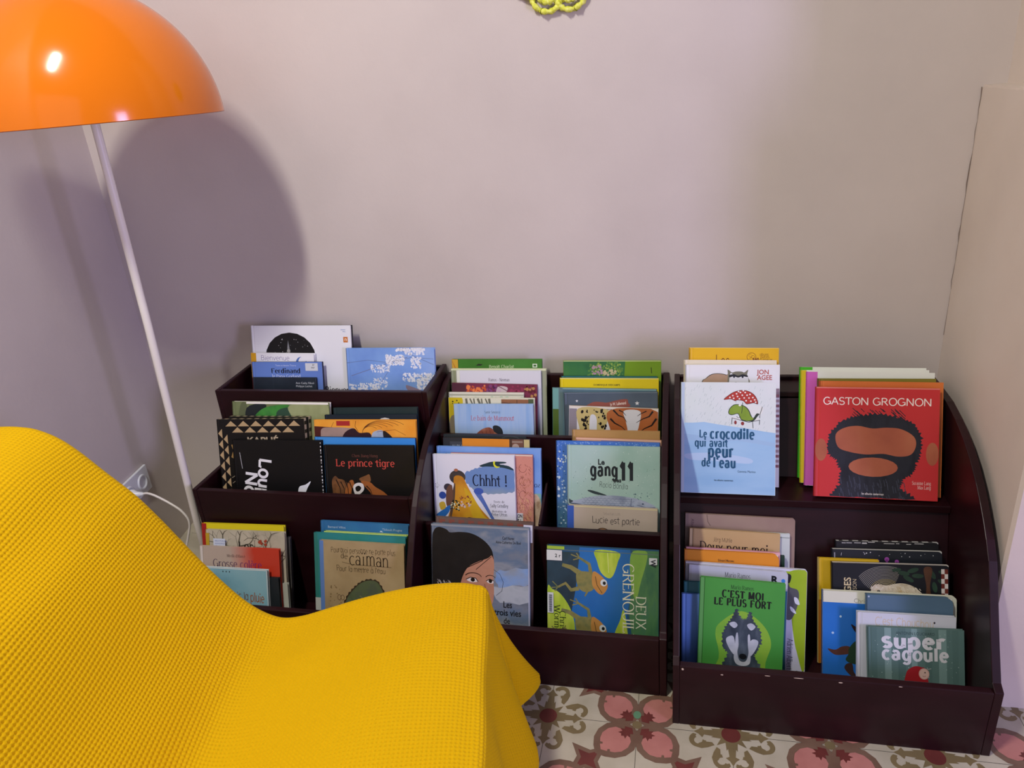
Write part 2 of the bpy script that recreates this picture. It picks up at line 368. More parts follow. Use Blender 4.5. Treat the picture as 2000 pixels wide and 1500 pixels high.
def fstroke(cx, cy, pts, w0, w1, m, lay):
    n = len(pts); L = []
    for i in range(n):
        a, b = pts[max(i - 1, 0)], pts[min(i + 1, n - 1)]; d = (b[0] - a[0], b[1] - a[1]); l = math.hypot(*d) or 1; w = (w0 + (w1 - w0) * i / (n - 1)) / 2
        L.append(((pts[i][0] - d[1] / l * w, pts[i][1] + d[0] / l * w), (pts[i][0] + d[1] / l * w, pts[i][1] - d[0] / l * w)))
    z = 0.00012 * lay
    fl.add([(cx + p[0] / 100, cy + p[1] / 100, z) for q in L for p in q], [(2 * i, 2 * i + 1, 2 * i + 3, 2 * i + 2) for i in range(n - 1)], m)
def rot(pts, a): c, s = math.cos(R(a)), math.sin(R(a)); return [(x * c - y * s, x * s + y * c) for x, y in pts]
def sun(cx, cy):
    fpoly(cx, cy, [((4.3 if k % 2 == 0 else 2.5) * math.cos(R(k * 15 + 15)) , (4.3 if k % 2 == 0 else 2.5) * math.sin(R(k * 15 + 15))) for k in range(24)], OLIVE, 2)
    fpoly(cx, cy, A(0, 0, 2.0, 2.0, 0, 360, 24)[:-1], DRED, 4)
    for q in range(4):
        a = q * 90
        fpoly(cx, cy, rot([(1.8, -1.0), (5.6, -.62), (6.0, -1.4), (6.7, -.6), (7.8, 0), (6.7, .6), (6.0, 1.4), (5.6, .62), (1.8, 1.0)], a), OLIVE, 3)
        for sgn in (1, -1):
            arc = [(x, sgn * y) for x, y in A(6.9, 2.2, 1.35, 1.35, -60, 185, 14)]
            fstroke(cx, cy, rot(arc, a), 1.2, .65, OLIVE, 2)
            leaf = [(x, sgn * y) for x, y in [(8.4, 1.4), (7.9, .5), (7.2, .7), (7.4, 1.3)]]
            fpoly(cx, cy, rot(leaf, a), OLIVE, 3)
            tail = [(x, sgn * y) for x, y in [(7.5, 3.9), (6.2, 4.2), (4.9, 3.8), (3.5, 3.1), (4.0, 2.4), (5.2, 2.4), (5.9, 1.9), (6.1, 2.6), (6.7, 2.9)]]
            fpoly(cx, cy, rot(tail, a), OLIVE, 3)
def flower(cx, cy, stain=False):
    for q in range(4):
        a = q * 90
        outer = [(0.5, 0.5), (2.0, -.1), (4.2, -.3), (6.6, .3), (8.3, 2.0), (9.1, 4.2), (9.0, 6.4), (8.4, 8.4), (6.4, 9.0), (4.2, 9.1), (2.0, 8.3), (.3, 6.6), (-.3, 4.2), (-.1, 2.0)]
        fpoly(cx, cy, rot(outer, a), BROWN, 1 + q % 2)
        inner = [(2.3, 2.3), (3.2, 1.2), (4.6, .8), (6.3, 1.4), (7.6, 2.8), (8.0, 4.4), (7.9, 5.4), (7.3, 5.5), (7.3, 6.0), (7.9, 6.1), (7.6, 7.6), (6.1, 7.9), (6.0, 7.3), (5.5, 7.3), (5.4, 7.9), (4.4, 8.0), (2.8, 7.6), (1.4, 6.3), (.8, 4.6), (1.2, 3.2)]
        fpoly(cx, cy, rot([(4.5 + (x - 4.5) * .92, 4.5 + (y - 4.5) * .92) for x, y in inner], a), PINK, 4)
        leaf = [(1.0, 1.0), (2.6, .7), (2.6, 1.4), (3.6, 1.3), (3.1, 2.0), (4.0, 2.4), (3.3, 2.7), (3.3, 3.3), (2.7, 3.3), (2.4, 4.0), (2.0, 3.1), (1.3, 3.6), (1.4, 2.6), (.7, 2.6)]
        fpoly(cx, cy, rot(leaf, a), DRED, 5)
    fpoly(cx, cy, A(0, 0, 1.1, 1.1, 0, 360, 8)[:-1], OLIVE, 3)
    if stain: fpoly(cx, cy, A(-.1, 2.7, .9, 1.1, 0, 360, 10)[:-1], GREEN, 6)
def star(cx, cy):
    o = []
    for q in range(4):
        o += rot([(5.2, 0), (1.9, 1.3)], q * 90 + 45)
    fpoly(cx, cy, o, BROWN, .5); fpoly(cx, cy, [(x * .6, y * .6) for x, y in o], DRED, .8)
for i in range(-6, 12):
    for j in range(-6, 4):
        x, y = -0.275 + 0.1985 * i, 1.195 + 0.2 * j
        if x < -1.45 or (y > 1.5 and x > -1.0) or x > 2.4: continue
        if (i + j) % 2 == 0: sun(x, y)
        else: flower(x, y, i == 1 and j == 0)
        star(x + .09925, y + .1)
for i in range(-8, 16): fl.box((-0.275 + 0.1985 * i - .0006, -1.5, 0), (-0.275 + 0.1985 * i + .0006, 1.885, 0.00005), GROUT)
for j in range(-12, 4): fl.box((-1.6, 1.195 + .2 * j - .0006, 0), (2.8, 1.195 + .2 * j + .0006, 0.00005), GROUT)
struct(fl.build('floor', fix=False))

# ------------------------------------------------------------------ book display shelves
WOOD = wash(['#1d070b', '#220a0f', '#280d13'], 6, 6, stretch=(1, 1, 4), rough=0.36, lo=0.25, hi=0.75, spec=0.3)
CHIP = mat('#cdbba6', 0.7)
def side(parent, prof, x0, x1, name='side_panel'):
    m = MB(); m.prism(prof, x0, x1, WOOD, 'X'); return m.build(name, parent, bevel=0.0025)
def board(parent, name, a, b, chips=()):
    m = MB(); m.box(a, b, WOOD)
    o = m.build(name, parent, bevel=0.002)
    if chips:
        c = MB()
        for (x, y, z, rx, rz) in chips:
            c.add([(x + rx * math.cos(t) * rnd.uniform(.7, 1.1), y, z + rz * math.sin(t)) for t in [k * math.pi / 4 for k in range(8)]], [tuple(range(8))], CHIP)
        c.build('paint_chip', o)
    return o
def slope_board(parent, name, x0, x1, y0, z0, y1, z1, th=0.012):
    m = MB(); d = Vector((0, y1 - y0, z1 - z0)).normalized(); n = Vector((0, d.z, -d.y)) * th
    m.prism([(y0, z0), (y1, z1), (y1 + n.y, z1 + n.z), (y0 + n.y, z0 + n.z)], x0, x1, WOOD, 'X'); return m.build(name, parent, bevel=0.0015)
SG = 'dark burgundy book display shelves'
# left: three stepped open boxes
L = thing('book_display_shelf', 'dark burgundy stepped wooden book rack nearest the orange lamp', 'bookshelf', (-0.95, 1.5, 0), SG)
def loc(o): o.location = o.location - o.parent.location; return o
stepL = [(1.28, 0), (1.28, .165), (1.465, .165), (1.465, .387), (1.66, .387), (1.66, .592), (1.85, .597), (1.85, 0)]
loc(side(L, stepL, -1.266, -1.252)); loc(side(L, stepL, -.651, -.637))
loc(board(L, 'lip_board', (-1.252, 1.28, 0.0), (-.651, 1.295, .163))); loc(board(L, 'lip_board', (-1.252, 1.465, .02), (-.651, 1.480, .385))); loc(board(L, 'lip_board', (-1.252, 1.66, .24), (-.651, 1.675, .591)))
loc(board(L, 'back_panel', (-1.252, 1.836, 0), (-.651, 1.85, .594)))
loc(board(L, 'tray_floor', (-1.252, 1.295, .02), (-.651, 1.465, .0345))); loc(board(L, 'tray_floor', (-1.252, 1.480, .235), (-.651, 1.66, .2495))); loc(board(L, 'tray_floor', (-1.252, 1.675, .445), (-.651, 1.836, .4595)))
# middle: curved cheeks
Cc = thing('book_display_shelf', 'dark burgundy curved wooden book rack between the other two racks', 'bookshelf', (-.32, 1.5, 0), SG)
curC = [(1.283, 0), (1.283, .165), (1.30, .172), (1.334, .23), (1.36, .27), (1.388, .312), (1.414, .347), (1.44, .38), (1.468, .409), (1.498, .435), (1.533, .461), (1.571, .483), (1.614, .503), (1.661, .521), (1.72, .543), (1.79, .566), (1.85, .572), (1.85, 0)]
loc(side(Cc, curC, -.6345, -.6175)); loc(side(Cc, curC, -.030, -.013))
loc(board(Cc, 'lip_board', (-.6175, 1.283, 0.0), (-.030, 1.298, .162))); loc(board(Cc, 'lip_board', (-.6175, 1.465, .02), (-.030, 1.480, .314))); loc(board(Cc, 'lip_board', (-.6175, 1.66, .18), (-.030, 1.675, .466)))
loc(board(Cc, 'back_panel', (-.6175, 1.836, 0), (-.030, 1.85, .570)))
loc(board(Cc, 'tray_floor', (-.6175, 1.298, .02), (-.030, 1.465, .0345))); loc(board(Cc, 'tray_floor', (-.6175, 1.480, .175), (-.030, 1.66, .1895))); loc(board(Cc, 'tray_floor', (-.6175, 1.675, .315), (-.030, 1.836, .3295)))
m = MB(); m.prism([(1.482, .19), (1.494, .31), (1.62, .352), (1.655, .352), (1.655, .19)], -.329, -.322, WOOD, 'X'); loc(m.build('divider', Cc, bevel=0.0015))
# right: one open deck over one tray
Rr = thing('book_display_shelf', 'dark burgundy curved wooden book rack against the right wall, standing furthest forward', 'bookshelf', (.31, 1.5, 0), SG)
curR = [(1.21, 0), (1.21, .166), (1.228, .175), (1.262, .235), (1.294, .295), (1.317, .34), (1.339, .38), (1.366, .412), (1.392, .438), (1.422, .464), (1.455, .489), (1.50, .517), (1.55, .54), (1.61, .559), (1.677, .572), (1.775, .576), (1.83, .576), (1.83, 0)]
loc(side(Rr, curR, -.0005, .0135)); loc(side(Rr, curR, .6065, .623))
chips = [(.10, 1.2095, .152, .003, .0015), (.19, 1.2095, .160, .006, .001), (.25, 1.2095, .161, .012, .001), (.33, 1.2095, .159, .005, .0014), (.44, 1.2095, .162, .004, .001), (.02, 1.2095, .158, .003, .003)]
loc(board(Rr, 'lip_board', (.0135, 1.21, 0.0), (.6065, 1.226, .165)))
def chip(pts): c = MB(); c.add(pts, [tuple(range(len(pts)))], CHIP); c.build('paint_chip', Rr, fix=False)
for (x, y, z, rx, rz) in chips: chip([(x + rx * math.cos(k * math.pi / 4) * rnd.uniform(.7, 1.1) - .31, y - 1.5, z + rz * math.sin(k * math.pi / 4)) for k in range(8)])
for (y, z) in ((1.232, .148), (1.243, .13), (1.236, .11)): chip([(.6063 - .31, y - 1.5 + .003 * math.cos(k * 1.047), z + .003 * math.sin(k * 1.047)) for k in range(6)])
for k2 in range(9):
    z = .26 + k2 * .014 + rnd.uniform(-.004, .004); chip([(-.0007 - .31, 1.27 + (z - .25) * .45 - 1.5 + .0016 * math.cos(k * 1.047), z + .003 * math.sin(k * 1.047)) for k in range(6)])
loc(board(Rr, 'deck', (.0135, 1.548, .353), (.6065, 1.83, .3715))); loc(board(Rr, 'back_panel', (.0135, 1.815, 0), (.6065, 1.83, .575)))
loc(board(Rr, 'top_rail', (.0135, 1.735, .553), (.6065, 1.815, .567)))
loc(slope_board(Rr, 'sloped_back', .0135, .6065, 1.656, .372, 1.730, .553)); loc(slope_board(Rr, 'sloped_back', .0135, .6065, 1.437, .035, 1.557, .353))
loc(board(Rr, 'tray_floor', (.0135, 1.226, .02), (.6065, 1.46, .0345)))

# ------------------------------------------------------------------ lamp
ORANGE = mat('#dc7406', 0.14, 'orange_enamel', 0.5); WHITE = mat('#e9e4dd', 0.35, 'white_enamel'); WIN = mat('#f4efe6', 0.5)
lx, ly = -1.272, 1.50
lamp = thing('floor_lamp', 'tall floor lamp with glossy orange dome shade and thin white pole', 'lamp', (-1.36, 1.55, 0))
def lp(x, y, z): return (x + 1.36, y - 1.55, z)
m = MB()
prof = [(0.2715 * math.cos(R(a)), 1.318 + 0.278 * math.sin(R(a))) for a in range(0, 90, 3)] + [(0.006, 1.596)]
inner = [(p[0] - .003 if p[0] > .01 else .004, p[1] - .003) for p in reversed(prof[1:])] + [(.2685, 1.318)]
m.lathe(prof, ORANGE, 72, lp(-1.263, ly, 0)); m.lathe(inner, WIN, 72, lp(-1.263, ly, 0)); m.lathe([(.2685, 1.318), (.2700, 1.3165), (.2715, 1.318)], ORANGE, 72, lp(-1.263, ly, 0))
m.build('lamp_shade', lamp, smooth=True)
m = MB(); m.tube([lp(-1.322, ly + .012, .018), lp(-1.309, ly, .256), lp(-1.284, ly, .833), lp(-1.270, ly, 1.311), lp(-1.264, ly, 1.60), lp(-1.262, ly, 1.655)], .0098, WHITE, 16); m.build('pole', lamp, smooth=True)
m = MB(); m.lathe([(.001, .002), (.105, .002), (.112, .006), (.110, .012), (.06, .017), (.014, .02), (.001, .02)], WHITE, 48, lp(-1.395, 1.565, 0)); m.build('base', lamp, smooth=True)
m = MB(); m.lathe([(.001, 1.645), (.016, 1.645), (.02, 1.655), (.016, 1.668), (.001, 1.672)], WHITE, 24, lp(-1.262, ly, 0)); m.build('finial', lamp, smooth=True)
m = MB(); m.lathe([(.018, 1.40), (.02, 1.41), (.02, 1.47), (.012, 1.48), (.0, 1.48)], WHITE, 20, lp(-1.267, ly, 0)); m.lathe([(.001, 1.335), (.02, 1.34), (.03, 1.36), (.028, 1.38), (.016, 1.402)], WIN, 20, lp(-1.267, ly, 0)); m.build('bulb_holder', lamp, smooth=True)

# ------------------------------------------------------------------ wall socket, plug and cord
SOCK = mat('#d9dde2', 0.3, 'socket_plastic', 0.5)
wd = Vector((-1.58 + 1.64, 1.5 - 1.885, 0)).normalized(); wn = Vector((-wd.y, wd.x, 0))      # along the left wall, towards camera; out of the wall
if wn.x < 0: wn = -wn
def on_wall(t, z, o=0.0): p = Vector((-1.64, 1.885, 0)) + wd * t + wn * o; return (p.x, p.y, z)
st = thing('wall_socket', 'white double wall socket low on the left wall beside the lamp pole', 'socket', on_wall(.272, .284))
so = Vector(st.location)
mt = Matrix.Translation(Vector((0, 0, 0))) @ Matrix((( wd.x, 0, wn.x, 0), (wd.y, 0, wn.y, 0), (0, 1, 0, 0), (0, 0, 0, 1)))   # x along wall, y up, z out
m = MB(); m.box((-.076, -.041, .0005), (.076, .041, .009), SOCK, mt); m.build('plate', st, bevel=0.002)
DK = mat('#3c4046', 0.5)
for sx in (-.036, .036):
    m = MB(); prof = [(.001, .0052), (.0155, .0055), (.0175, .0125), (.0235, .0132), (.025, .0085)]
    m.lathe(prof, SOCK, 32, mt @ Vector((sx, 0, 0)), mt.to_3x3().to_4x4()); oo = m.build('outlet', st, smooth=True)
    if sx < 0:
        m = MB()
        for (a, b, q) in ((-.0095, 0, .0026), (.0095, 0, .0026), (0, .009, .0024)):
            m.lathe([(q, .0056), (q, .0070), (.0001, .0070)], DK, 12, mt @ Vector((sx + a, b, 0)), mt.to_3x3().to_4x4())
        m.build('pin_holes', oo)
cord = thing('power_cord', 'white lamp cord with plug, running from the socket down to the tiles', 'cord', on_wall(.308, .284, .0))
co = Vector(cord.location)
m = MB()
m.lathe([(.001, .007), (.014, .0072), (.0155, .012), (.0145, .022), (.009, .030), (.006, .044), (.0042, .052)], SOCK, 24, (0, 0, 0), mt.to_3x3().to_4x4()); m.build('plug', cord, smooth=True)
e0 = wn * .05
pts = [e0] + [Vector(p) - co for p in ((-1.527, 1.588, .287), (-1.495, 1.582, .283), (-1.448, 1.58, .258), (-1.418, 1.58, .232), (-1.406, 1.58, .196), (-1.425, 1.578, .142), (-1.459, 1.575, .065), (-1.475, 1.57, .022), (-1.468, 1.56, .004), (-1.44, 1.55, .004))]
def spline(pts, k=6):
    pts = [Vector(p) for p in pts]; o = []
    for i in range(len(pts) - 1):
        p0, p1, p2, p3 = pts[max(i - 1, 0)], pts[i], pts[i + 1], pts[min(i + 2, len(pts) - 1)]
        for j in range(k):
            t = j / k; o.append(.5 * ((2 * p1) + (p2 - p0) * t + (2 * p0 - 5 * p1 + 4 * p2 - p3) * t * t + (3 * p1 - p0 - 3 * p2 + p3) * t ** 3))
    return o + [pts[-1]]
m = MB(); m.tube(spline(pts), .0034, WHITE, 10); m.build('cable', cord, smooth=True)

# ------------------------------------------------------------------ crocheted hanging on the back wall
YARN = wash(['#c9cf3a', '#e0e45c', '#eef08a'], 160, 3, rough=0.8, spec=0.2)
cx, cz = -0.266, 1.578
cr = thing('crochet_flower', 'yellow-green crocheted flower hanging on the pale wall, cut by the top edge', 'wall decoration', (cx, 1.8845, cz))
m = MB()
for ring in range(1, 5):
    q = ring * .0145; pts = [(q * math.cos(t), -.012 - .012 * (1 - ring / 5) + .0015 * math.sin(t * ring * 9), q * math.sin(t)) for t in [k * 2 * math.pi / 60 for k in range(61)]]
    m.tube(pts, .0078, YARN, 8, cap=False)
m.tube([(0, -.002, 0), (0, -.024, 0)], .008, YARN, 10); m.build('center', cr, smooth=True)
for k in range(9):
    a = 2 * math.pi * (k + .5) / 9 - math.pi / 2; m = MB(); ca, sa = math.cos(a), math.sin(a)
    for (rq, ro) in ((.016, .078), (.028, .084)):
        pts = []
        for i in range(33):
            t = 2 * math.pi * i / 32; px, pz = ro + rq * math.cos(t) * 1.1, rq * math.sin(t) * 1.25
            pts.append((px * ca - pz * sa, -.010 - .004 * math.sin(t * 8) - (.006 if rq < .02 else 0), px * sa + pz * ca))
        m.tube(pts, [.0062 + .0016 * math.sin(i * 2.4) for i in range(33)], YARN, 8, cap=False)
    m.build('petal', cr, smooth=True)

# ------------------------------------------------------------------ waffle throw over a low chair
YEL = bpy.data.materials.new('yellow_waffle_cotton'); YEL.use_nodes = True
b = YEL.node_tree.nodes['Principled BSDF']; b.inputs['Roughness'].default_value = 0.85; b.inputs['Specular IOR Level'].default_value = 0.15
b.inputs['Base Color'].default_value = lin('#daae00'); b.inputs['Sheen Weight'].default_value = 0.12; b.inputs['Sheen Tint'].default_value = lin('#ffe070')
nt = YEL.node_tree; nz = nt.nodes.new('ShaderNodeTexNoise'); nz.inputs['Scale'].default_value = 900; bp = nt.nodes.new('ShaderNodeBump'); bp.inputs['Strength'].default_value = .25; bp.inputs['Distance'].default_value = .0006
tc = nt.nodes.new('ShaderNodeTexCoord'); nt.links.new(tc.outputs['Object'], nz.inputs['Vector']); nt.links.new(nz.outputs['Fac'], bp.inputs['Height']); nt.links.new(bp.outputs['Normal'], b.inputs['Normal'])
prof = [(-.985, .40), (-.975, .55), (-.957, .68), (-.925, .765), (-.882, .812), (-.845, .828), (-.815, .829), (-.787, .826), (-.761, .819), (-.730, .800), (-.702, .771), (-.669, .727), (-.627, .672), (-.597, .621), (-.573, .575), (-.547, .524), (-.519, .474), (-.490, .428), (-.465, .396), (-.436, .370), (-.403, .355), (-.360, .357), (-.305, .371), (-.240, .388), (-.175, .401), (-.112, .409), (-.061, .4105), (-.025, .4075), (0, .400)]
pp = [p for p in spline([(a, c, 0) for a, c in prof], 8)]
px_ = np.array([[p.x, p.y] for p in pp]); arc = np.concatenate([[0], np.cumsum(np.hypot(*np.diff(px_, axis=0).T))]); UF = arc[-1]
cell = 0.0072; st_ = cell / 4.0; FLAP = .365; WID = .66
nu = int((UF + FLAP) / st_); nv = int((WID + 2 * FLAP) / st_)
U = np.arange(nu) * st_; V = (np.arange(nv) - int(FLAP / st_)) * st_
uu_, vv_ = np.meshgrid(U, V, indexing='ij')
s_ = np.interp(np.minimum(uu_, UF), arc, px_[:, 0]); z_ = np.interp(np.minimum(uu_, UF), arc, px_[:, 1])
a_ = np.maximum(uu_ - UF, 0); b_ = np.maximum(vv_ - WID, 0) + np.maximum(-vv_, 0); sg = np.where(vv_ < 0, -1.0, 1.0); Ln = np.hypot(a_, b_); ph = np.arctan2(b_, np.maximum(a_, 1e-9)); ph = np.where(a_ + b_ > 0, ph, 0)
rad = 0.022
th_ = np.minimum(Ln / rad, 1.45)
out = rad * np.sin(th_) + np.maximum(Ln - 1.45 * rad, 0) * math.cos(1.45) ; drop = rad * (1 - np.cos(th_)) + np.maximum(Ln - 1.45 * rad, 0) * math.sin(1.45)
fan = np.sin(2 * ph) ** 2; grow = np.clip((Ln - .02) / .33, 0, 1) ** 1.7
out = out + fan * grow * .088 - np.sin(4 * ph) ** 2 * np.where(a_ * b_ > 0, 1, 0) * grow * .05
# gentle sags and folds
sag = 0.006 * np.sin(vv_ * 9 + uu_ * 3) * np.clip((UF - uu_) / .3, 0, 1) + .004 * np.sin(uu_ * 21 - vv_ * 11 + 1.3 * np.sin(vv_ * 5))
edge_in = np.clip((WID - vv_) / .12, 0, 1)
z_ = z_ + sag * edge_in
valley = np.exp(-((uu_ - (UF - .43 - .12 * (WID - vv_))) / .05) ** 2) * np.clip((WID - vv_) / .25, 0, 1) * -.02
z_ = z_ + valley
wav = np.where(a_ > 0, .012 * np.sin(vv_ * 24 + .6) * np.clip(a_ / .2, 0, 1), 0) * np.where(b_ > 0, 0, 1)
lv = np.array([.976, .218, 0.0]); wv_ = np.array([.218, -.976, 0.0]); P0 = np.array([-.385, 1.127, 0.0])
wav = wav + np.where(b_ > 0, 0, 1) * .024 * np.exp(-((WID - vv_ - .13) / .075) ** 2) * np.clip((a_ - .08) / .26, 0, 1) ** 1.5
hx = s_ + out * np.cos(ph) * (Ln > 0) + wav; hw = np.clip(WID - vv_, 0, WID) - sg * out * np.sin(ph) * (Ln > 0); hz = z_ - drop
hz = np.where(hz < .012, .012 + (hz - .012) * .02, hz)
P = P0 + lv * hx[..., None] + wv_ * hw[..., None] + np.array([0, 0, 1.0]) * hz[..., None]
du = np.gradient(P, axis=0); dv = np.gradient(P, axis=1); N = np.cross(dv, du); N /= np.linalg.norm(N, axis=2, keepdims=True) + 1e-12
if N[nu // 2, nv // 2, 2] < 0: N = -N
ridge = np.maximum(np.abs(np.cos(np.pi * uu_ / cell)) ** 4, np.abs(np.cos(np.pi * vv_ / cell)) ** 4)
hem = (uu_ > UF + FLAP - .014) | (b_ > FLAP - .014) | (Ln > FLAP - .014)
ridge = np.where(hem, .55, ridge)
P = P + N * (ridge * .0027)[..., None]
idx = np.arange(nu * nv).reshape(nu, nv)
q = np.stack([idx[:-1, :-1], idx[1:, :-1], idx[1:, 1:], idx[:-1, 1:]], -1).reshape(-1, 4)
keep = (Ln[:-1, :-1] < FLAP).reshape(-1); q = q[keep]
used = np.unique(q); remap = -np.ones(nu * nv, int); remap[used] = np.arange(len(used)); q = remap[q]; co3 = P.reshape(-1, 3)[used]
me = bpy.data.meshes.new('throw_blanket'); me.vertices.add(len(co3)); me.vertices.foreach_set('co', co3.ravel())
me.loops.add(q.size); me.loops.foreach_set('vertex_index', q.ravel()); me.polygons.add(len(q)); me.polygons.foreach_set('loop_start', np.arange(0, q.size, 4)); me.polygons.foreach_set('use_smooth', np.ones(len(q), bool))
me.update(calc_edges=True); me.validate(); me.materials.append(YEL)
to = bpy.data.objects.new('throw_blanket', me); C.objects.link(to)
to['label'] = 'mustard-yellow waffle-weave throw draped over a low chair in the foreground'; to['category'] = 'blanket'

# ------------------------------------------------------------------ picture books
BAY = {'LT': (.46, 15), 'LM': (.25, 17), 'LB': (.035, 19), 'CT': (.33, 15), 'CM': (.19, 17), 'CB': (.035, 19), 'RT': (.372, 22), 'RB': (.035, 21)}
GRP = {'LT': 'picture books in the top tray of the stepped rack', 'LM': 'picture books in the middle tray of the stepped rack', 'LB': 'picture books in the bottom tray of the stepped rack',
       'CT': 'picture books in the top tray of the middle rack', 'CM': 'picture books in the middle tray of the middle rack', 'CB': 'picture books in the bottom tray of the middle rack',
       'RT': 'picture books on the deck of the right rack', 'RB': 'picture books in the tray of the right rack'}
# bay, left x, foot of the front board y, width, height, thickness, roll
T = {
    'white_circle':('LT',-1.225,1.765,0.317,0.266,0.014,-0.5), 'bienvenue':('LT',-1.222,1.748,0.202,0.192,0.012,-0.8), 'ferdinand':('LT',-1.210,1.734,0.223,0.173,0.011,0.0),
    'darksmall':('LT',-1.203,1.719,0.201,0.133,0.011,0.0), 'blossom':('LT',-0.918,1.7515,0.265,0.206,0.011,0.0), 'greenart':('LM',-1.208,1.548,0.295,0.326,0.011,0.0),
    'tri_back':('LM',-1.207,1.529,0.242,0.290,0.017,0.6), 'tri_front':('LM',-1.228,1.51,0.264,0.290,0.016,1.5), 'loup':('LM',-1.176,1.494,0.264,0.242,0.013,0.9),
    'teal1':('LM',-0.895,1.546,0.240,0.313,0.01,1.2), 'teal2':('LM',-0.915,1.533,0.262,0.299,0.01,1.1), 'orange':('LM',-0.942,1.52,0.289,0.291,0.01,0.9),
    'bluethin':('LM',-0.939,1.508,0.285,0.250,0.01,0.5), 'tigre':('LM',-0.905,1.495,0.252,0.235,0.01,1.0), 'yellowred':('LB',-1.244,1.356,0.246,0.270,0.01,1.0),
    'greyside':('LB',-1.185,1.368,0.195,0.234,0.01,0.9), 'tree':('LB',-1.225,1.344,0.234,0.261,0.009,0.9), 'grosse':('LB',-1.230,1.322,0.233,0.229,0.009,0.8),
    'palelow':('LB',-1.122,1.333,0.142,0.130,0.009,2.2), 'darklow':('LB',-1.153,1.311,0.160,0.158,0.009,2.0), 'pluie':('LB',-1.236,1.3,0.215,0.187,0.009,0.7),
    'blueback':('LB',-0.895,1.352,0.241,0.296,0.01,0.0), 'lime':('LB',-0.880,1.34,0.227,0.277,0.008,0.0), 'teal':('LB',-0.903,1.328,0.250,0.278,0.01,0.0),
    'caiman':('LB',-0.882,1.315,0.229,0.267,0.01,0.0), 'greenC':('CT',-0.615,1.757,0.258,0.293,0.012,0.0), 'palebord':('CT',-0.615,1.745,0.272,0.272,0.009,0.0),
    'whiteC':('CT',-0.596,1.734,0.240,0.271,0.008,0.0), 'mauve':('CT',-0.611,1.723,0.242,0.236,0.009,-0.9), 'page':('CT',-0.614,1.712,0.213,0.218,0.009,0.0),
    'yelpat':('CT',-0.612,1.701,0.243,0.208,0.009,0.0), 'bain':('CT',-0.591,1.688,0.222,0.195,0.009,0.7), 'greenE':('CT',-0.297,1.757,0.262,0.289,0.01,0.0),
    'tealE':('CT',-0.302,1.746,0.257,0.251,0.008,0.0), 'yellowE':('CT',-0.304,1.736,0.263,0.250,0.008,0.0), 'tealgreenE':('CT',-0.325,1.724,0.277,0.225,0.01,-0.5),
    'star':('CT',-0.287,1.712,0.247,0.219,0.009,0.9), 'animals':('CT',-0.279,1.698,0.234,0.184,0.01,-1.4), 'darkF1':('CM',-0.604,1.56,0.224,0.292,0.011,-0.6),
    'orangeF2':('CM',-0.598,1.546,0.234,0.292,0.01,0.0), 'blueF3':('CM',-0.612,1.531,0.279,0.275,0.012,0.0), 'pinkF4':('CM',-0.570,1.519,0.218,0.265,0.009,0.0),
    'chhht':('CM',-0.612,1.506,0.218,0.267,0.01,0.7), 'tan':('CM',-0.255,1.558,0.220,0.314,0.01,0.0), 'salmon':('CM',-0.249,1.547,0.213,0.297,0.008,-0.9),
    'blueG3':('CM',-0.293,1.533,0.258,0.296,0.011,0.0), 'gang':('CM',-0.263,1.52,0.229,0.292,0.01,0.0), 'lucie':('CM',-0.263,1.503,0.223,0.145,0.012,-0.4),
    'brownH':('CB',-0.583,1.343,0.247,0.322,0.01,-0.9), 'girl':('CB',-0.586,1.329,0.248,0.316,0.011,0.0), 'frogs':('CB',-0.295,1.325,0.262,0.279,0.012,0.0),
    'yellowJ':('RT',0.032,1.62,0.211,0.326,0.012,-0.6), 'creamJ':('RT',0.021,1.609,0.217,0.302,0.008,-0.4), 'agee':('RT',0.026,1.597,0.220,0.295,0.01,0.0),
    'croc':('RT',0.016,1.557,0.217,0.267,0.012,0.0), 'K1':('RT',0.295,1.635,0.278,0.270,0.016,-0.6), 'K2':('RT',0.298,1.6175,0.279,0.272,0.016,0.0),
    'K3':('RT',0.305,1.6,0.276,0.272,0.016,-0.6), 'K4':('RT',0.330,1.588,0.253,0.266,0.01,0.0), 'K5':('RT',0.329,1.575,0.263,0.262,0.011,-0.6),
    'gaston':('RT',0.319,1.556,0.261,0.255,0.014,-0.5), 'M1':('RB',0.024,1.42,0.250,0.312,0.012,-0.6), 'M2':('RB',0.100,1.407,0.164,0.284,0.01,0.0),
    'M3':('RB',0.031,1.394,0.204,0.290,0.01,-1.2), 'M4d':('RB',0.076,1.383,0.174,0.247,0.009,0.0), 'M4':('RB',0.026,1.372,0.210,0.260,0.009,-0.6),
    'M5':('RB',0.025,1.36,0.210,0.263,0.01,0.0), 'M6':('RB',0.024,1.344,0.266,0.240,0.011,-0.8), 'M7':('RB',0.029,1.331,0.216,0.241,0.01,-1.4),
    'M8':('RB',0.025,1.319,0.220,0.214,0.009,0.4), 'M9':('RB',0.019,1.307,0.187,0.194,0.009,0.0), 'wolf':('RB',0.053,1.29,0.181,0.239,0.012,-1.6),
    'N1':('RB',0.373,1.418,0.216,0.265,0.015,1.7), 'N2':('RB',0.361,1.4,0.229,0.256,0.015,1.5), 'N3':('RB',0.326,1.387,0.128,0.244,0.01,0.7),
    'N4':('RB',0.355,1.367,0.239,0.245,0.015,1.6), 'N5':('RB',0.328,1.345,0.271,0.196,0.012,0.7), 'N6':('RB',0.416,1.328,0.172,0.204,0.012,1.0),
    'N7':('RB',0.393,1.31,0.194,0.176,0.012,0.6), 'N8':('RB',0.413,1.295,0.188,0.156,0.01,1.9),
}
PAGE = wash(['#d9d6cb', '#efece2'], 400, 2, stretch=(.02, 1, .02), rough=0.7, spec=0.2)
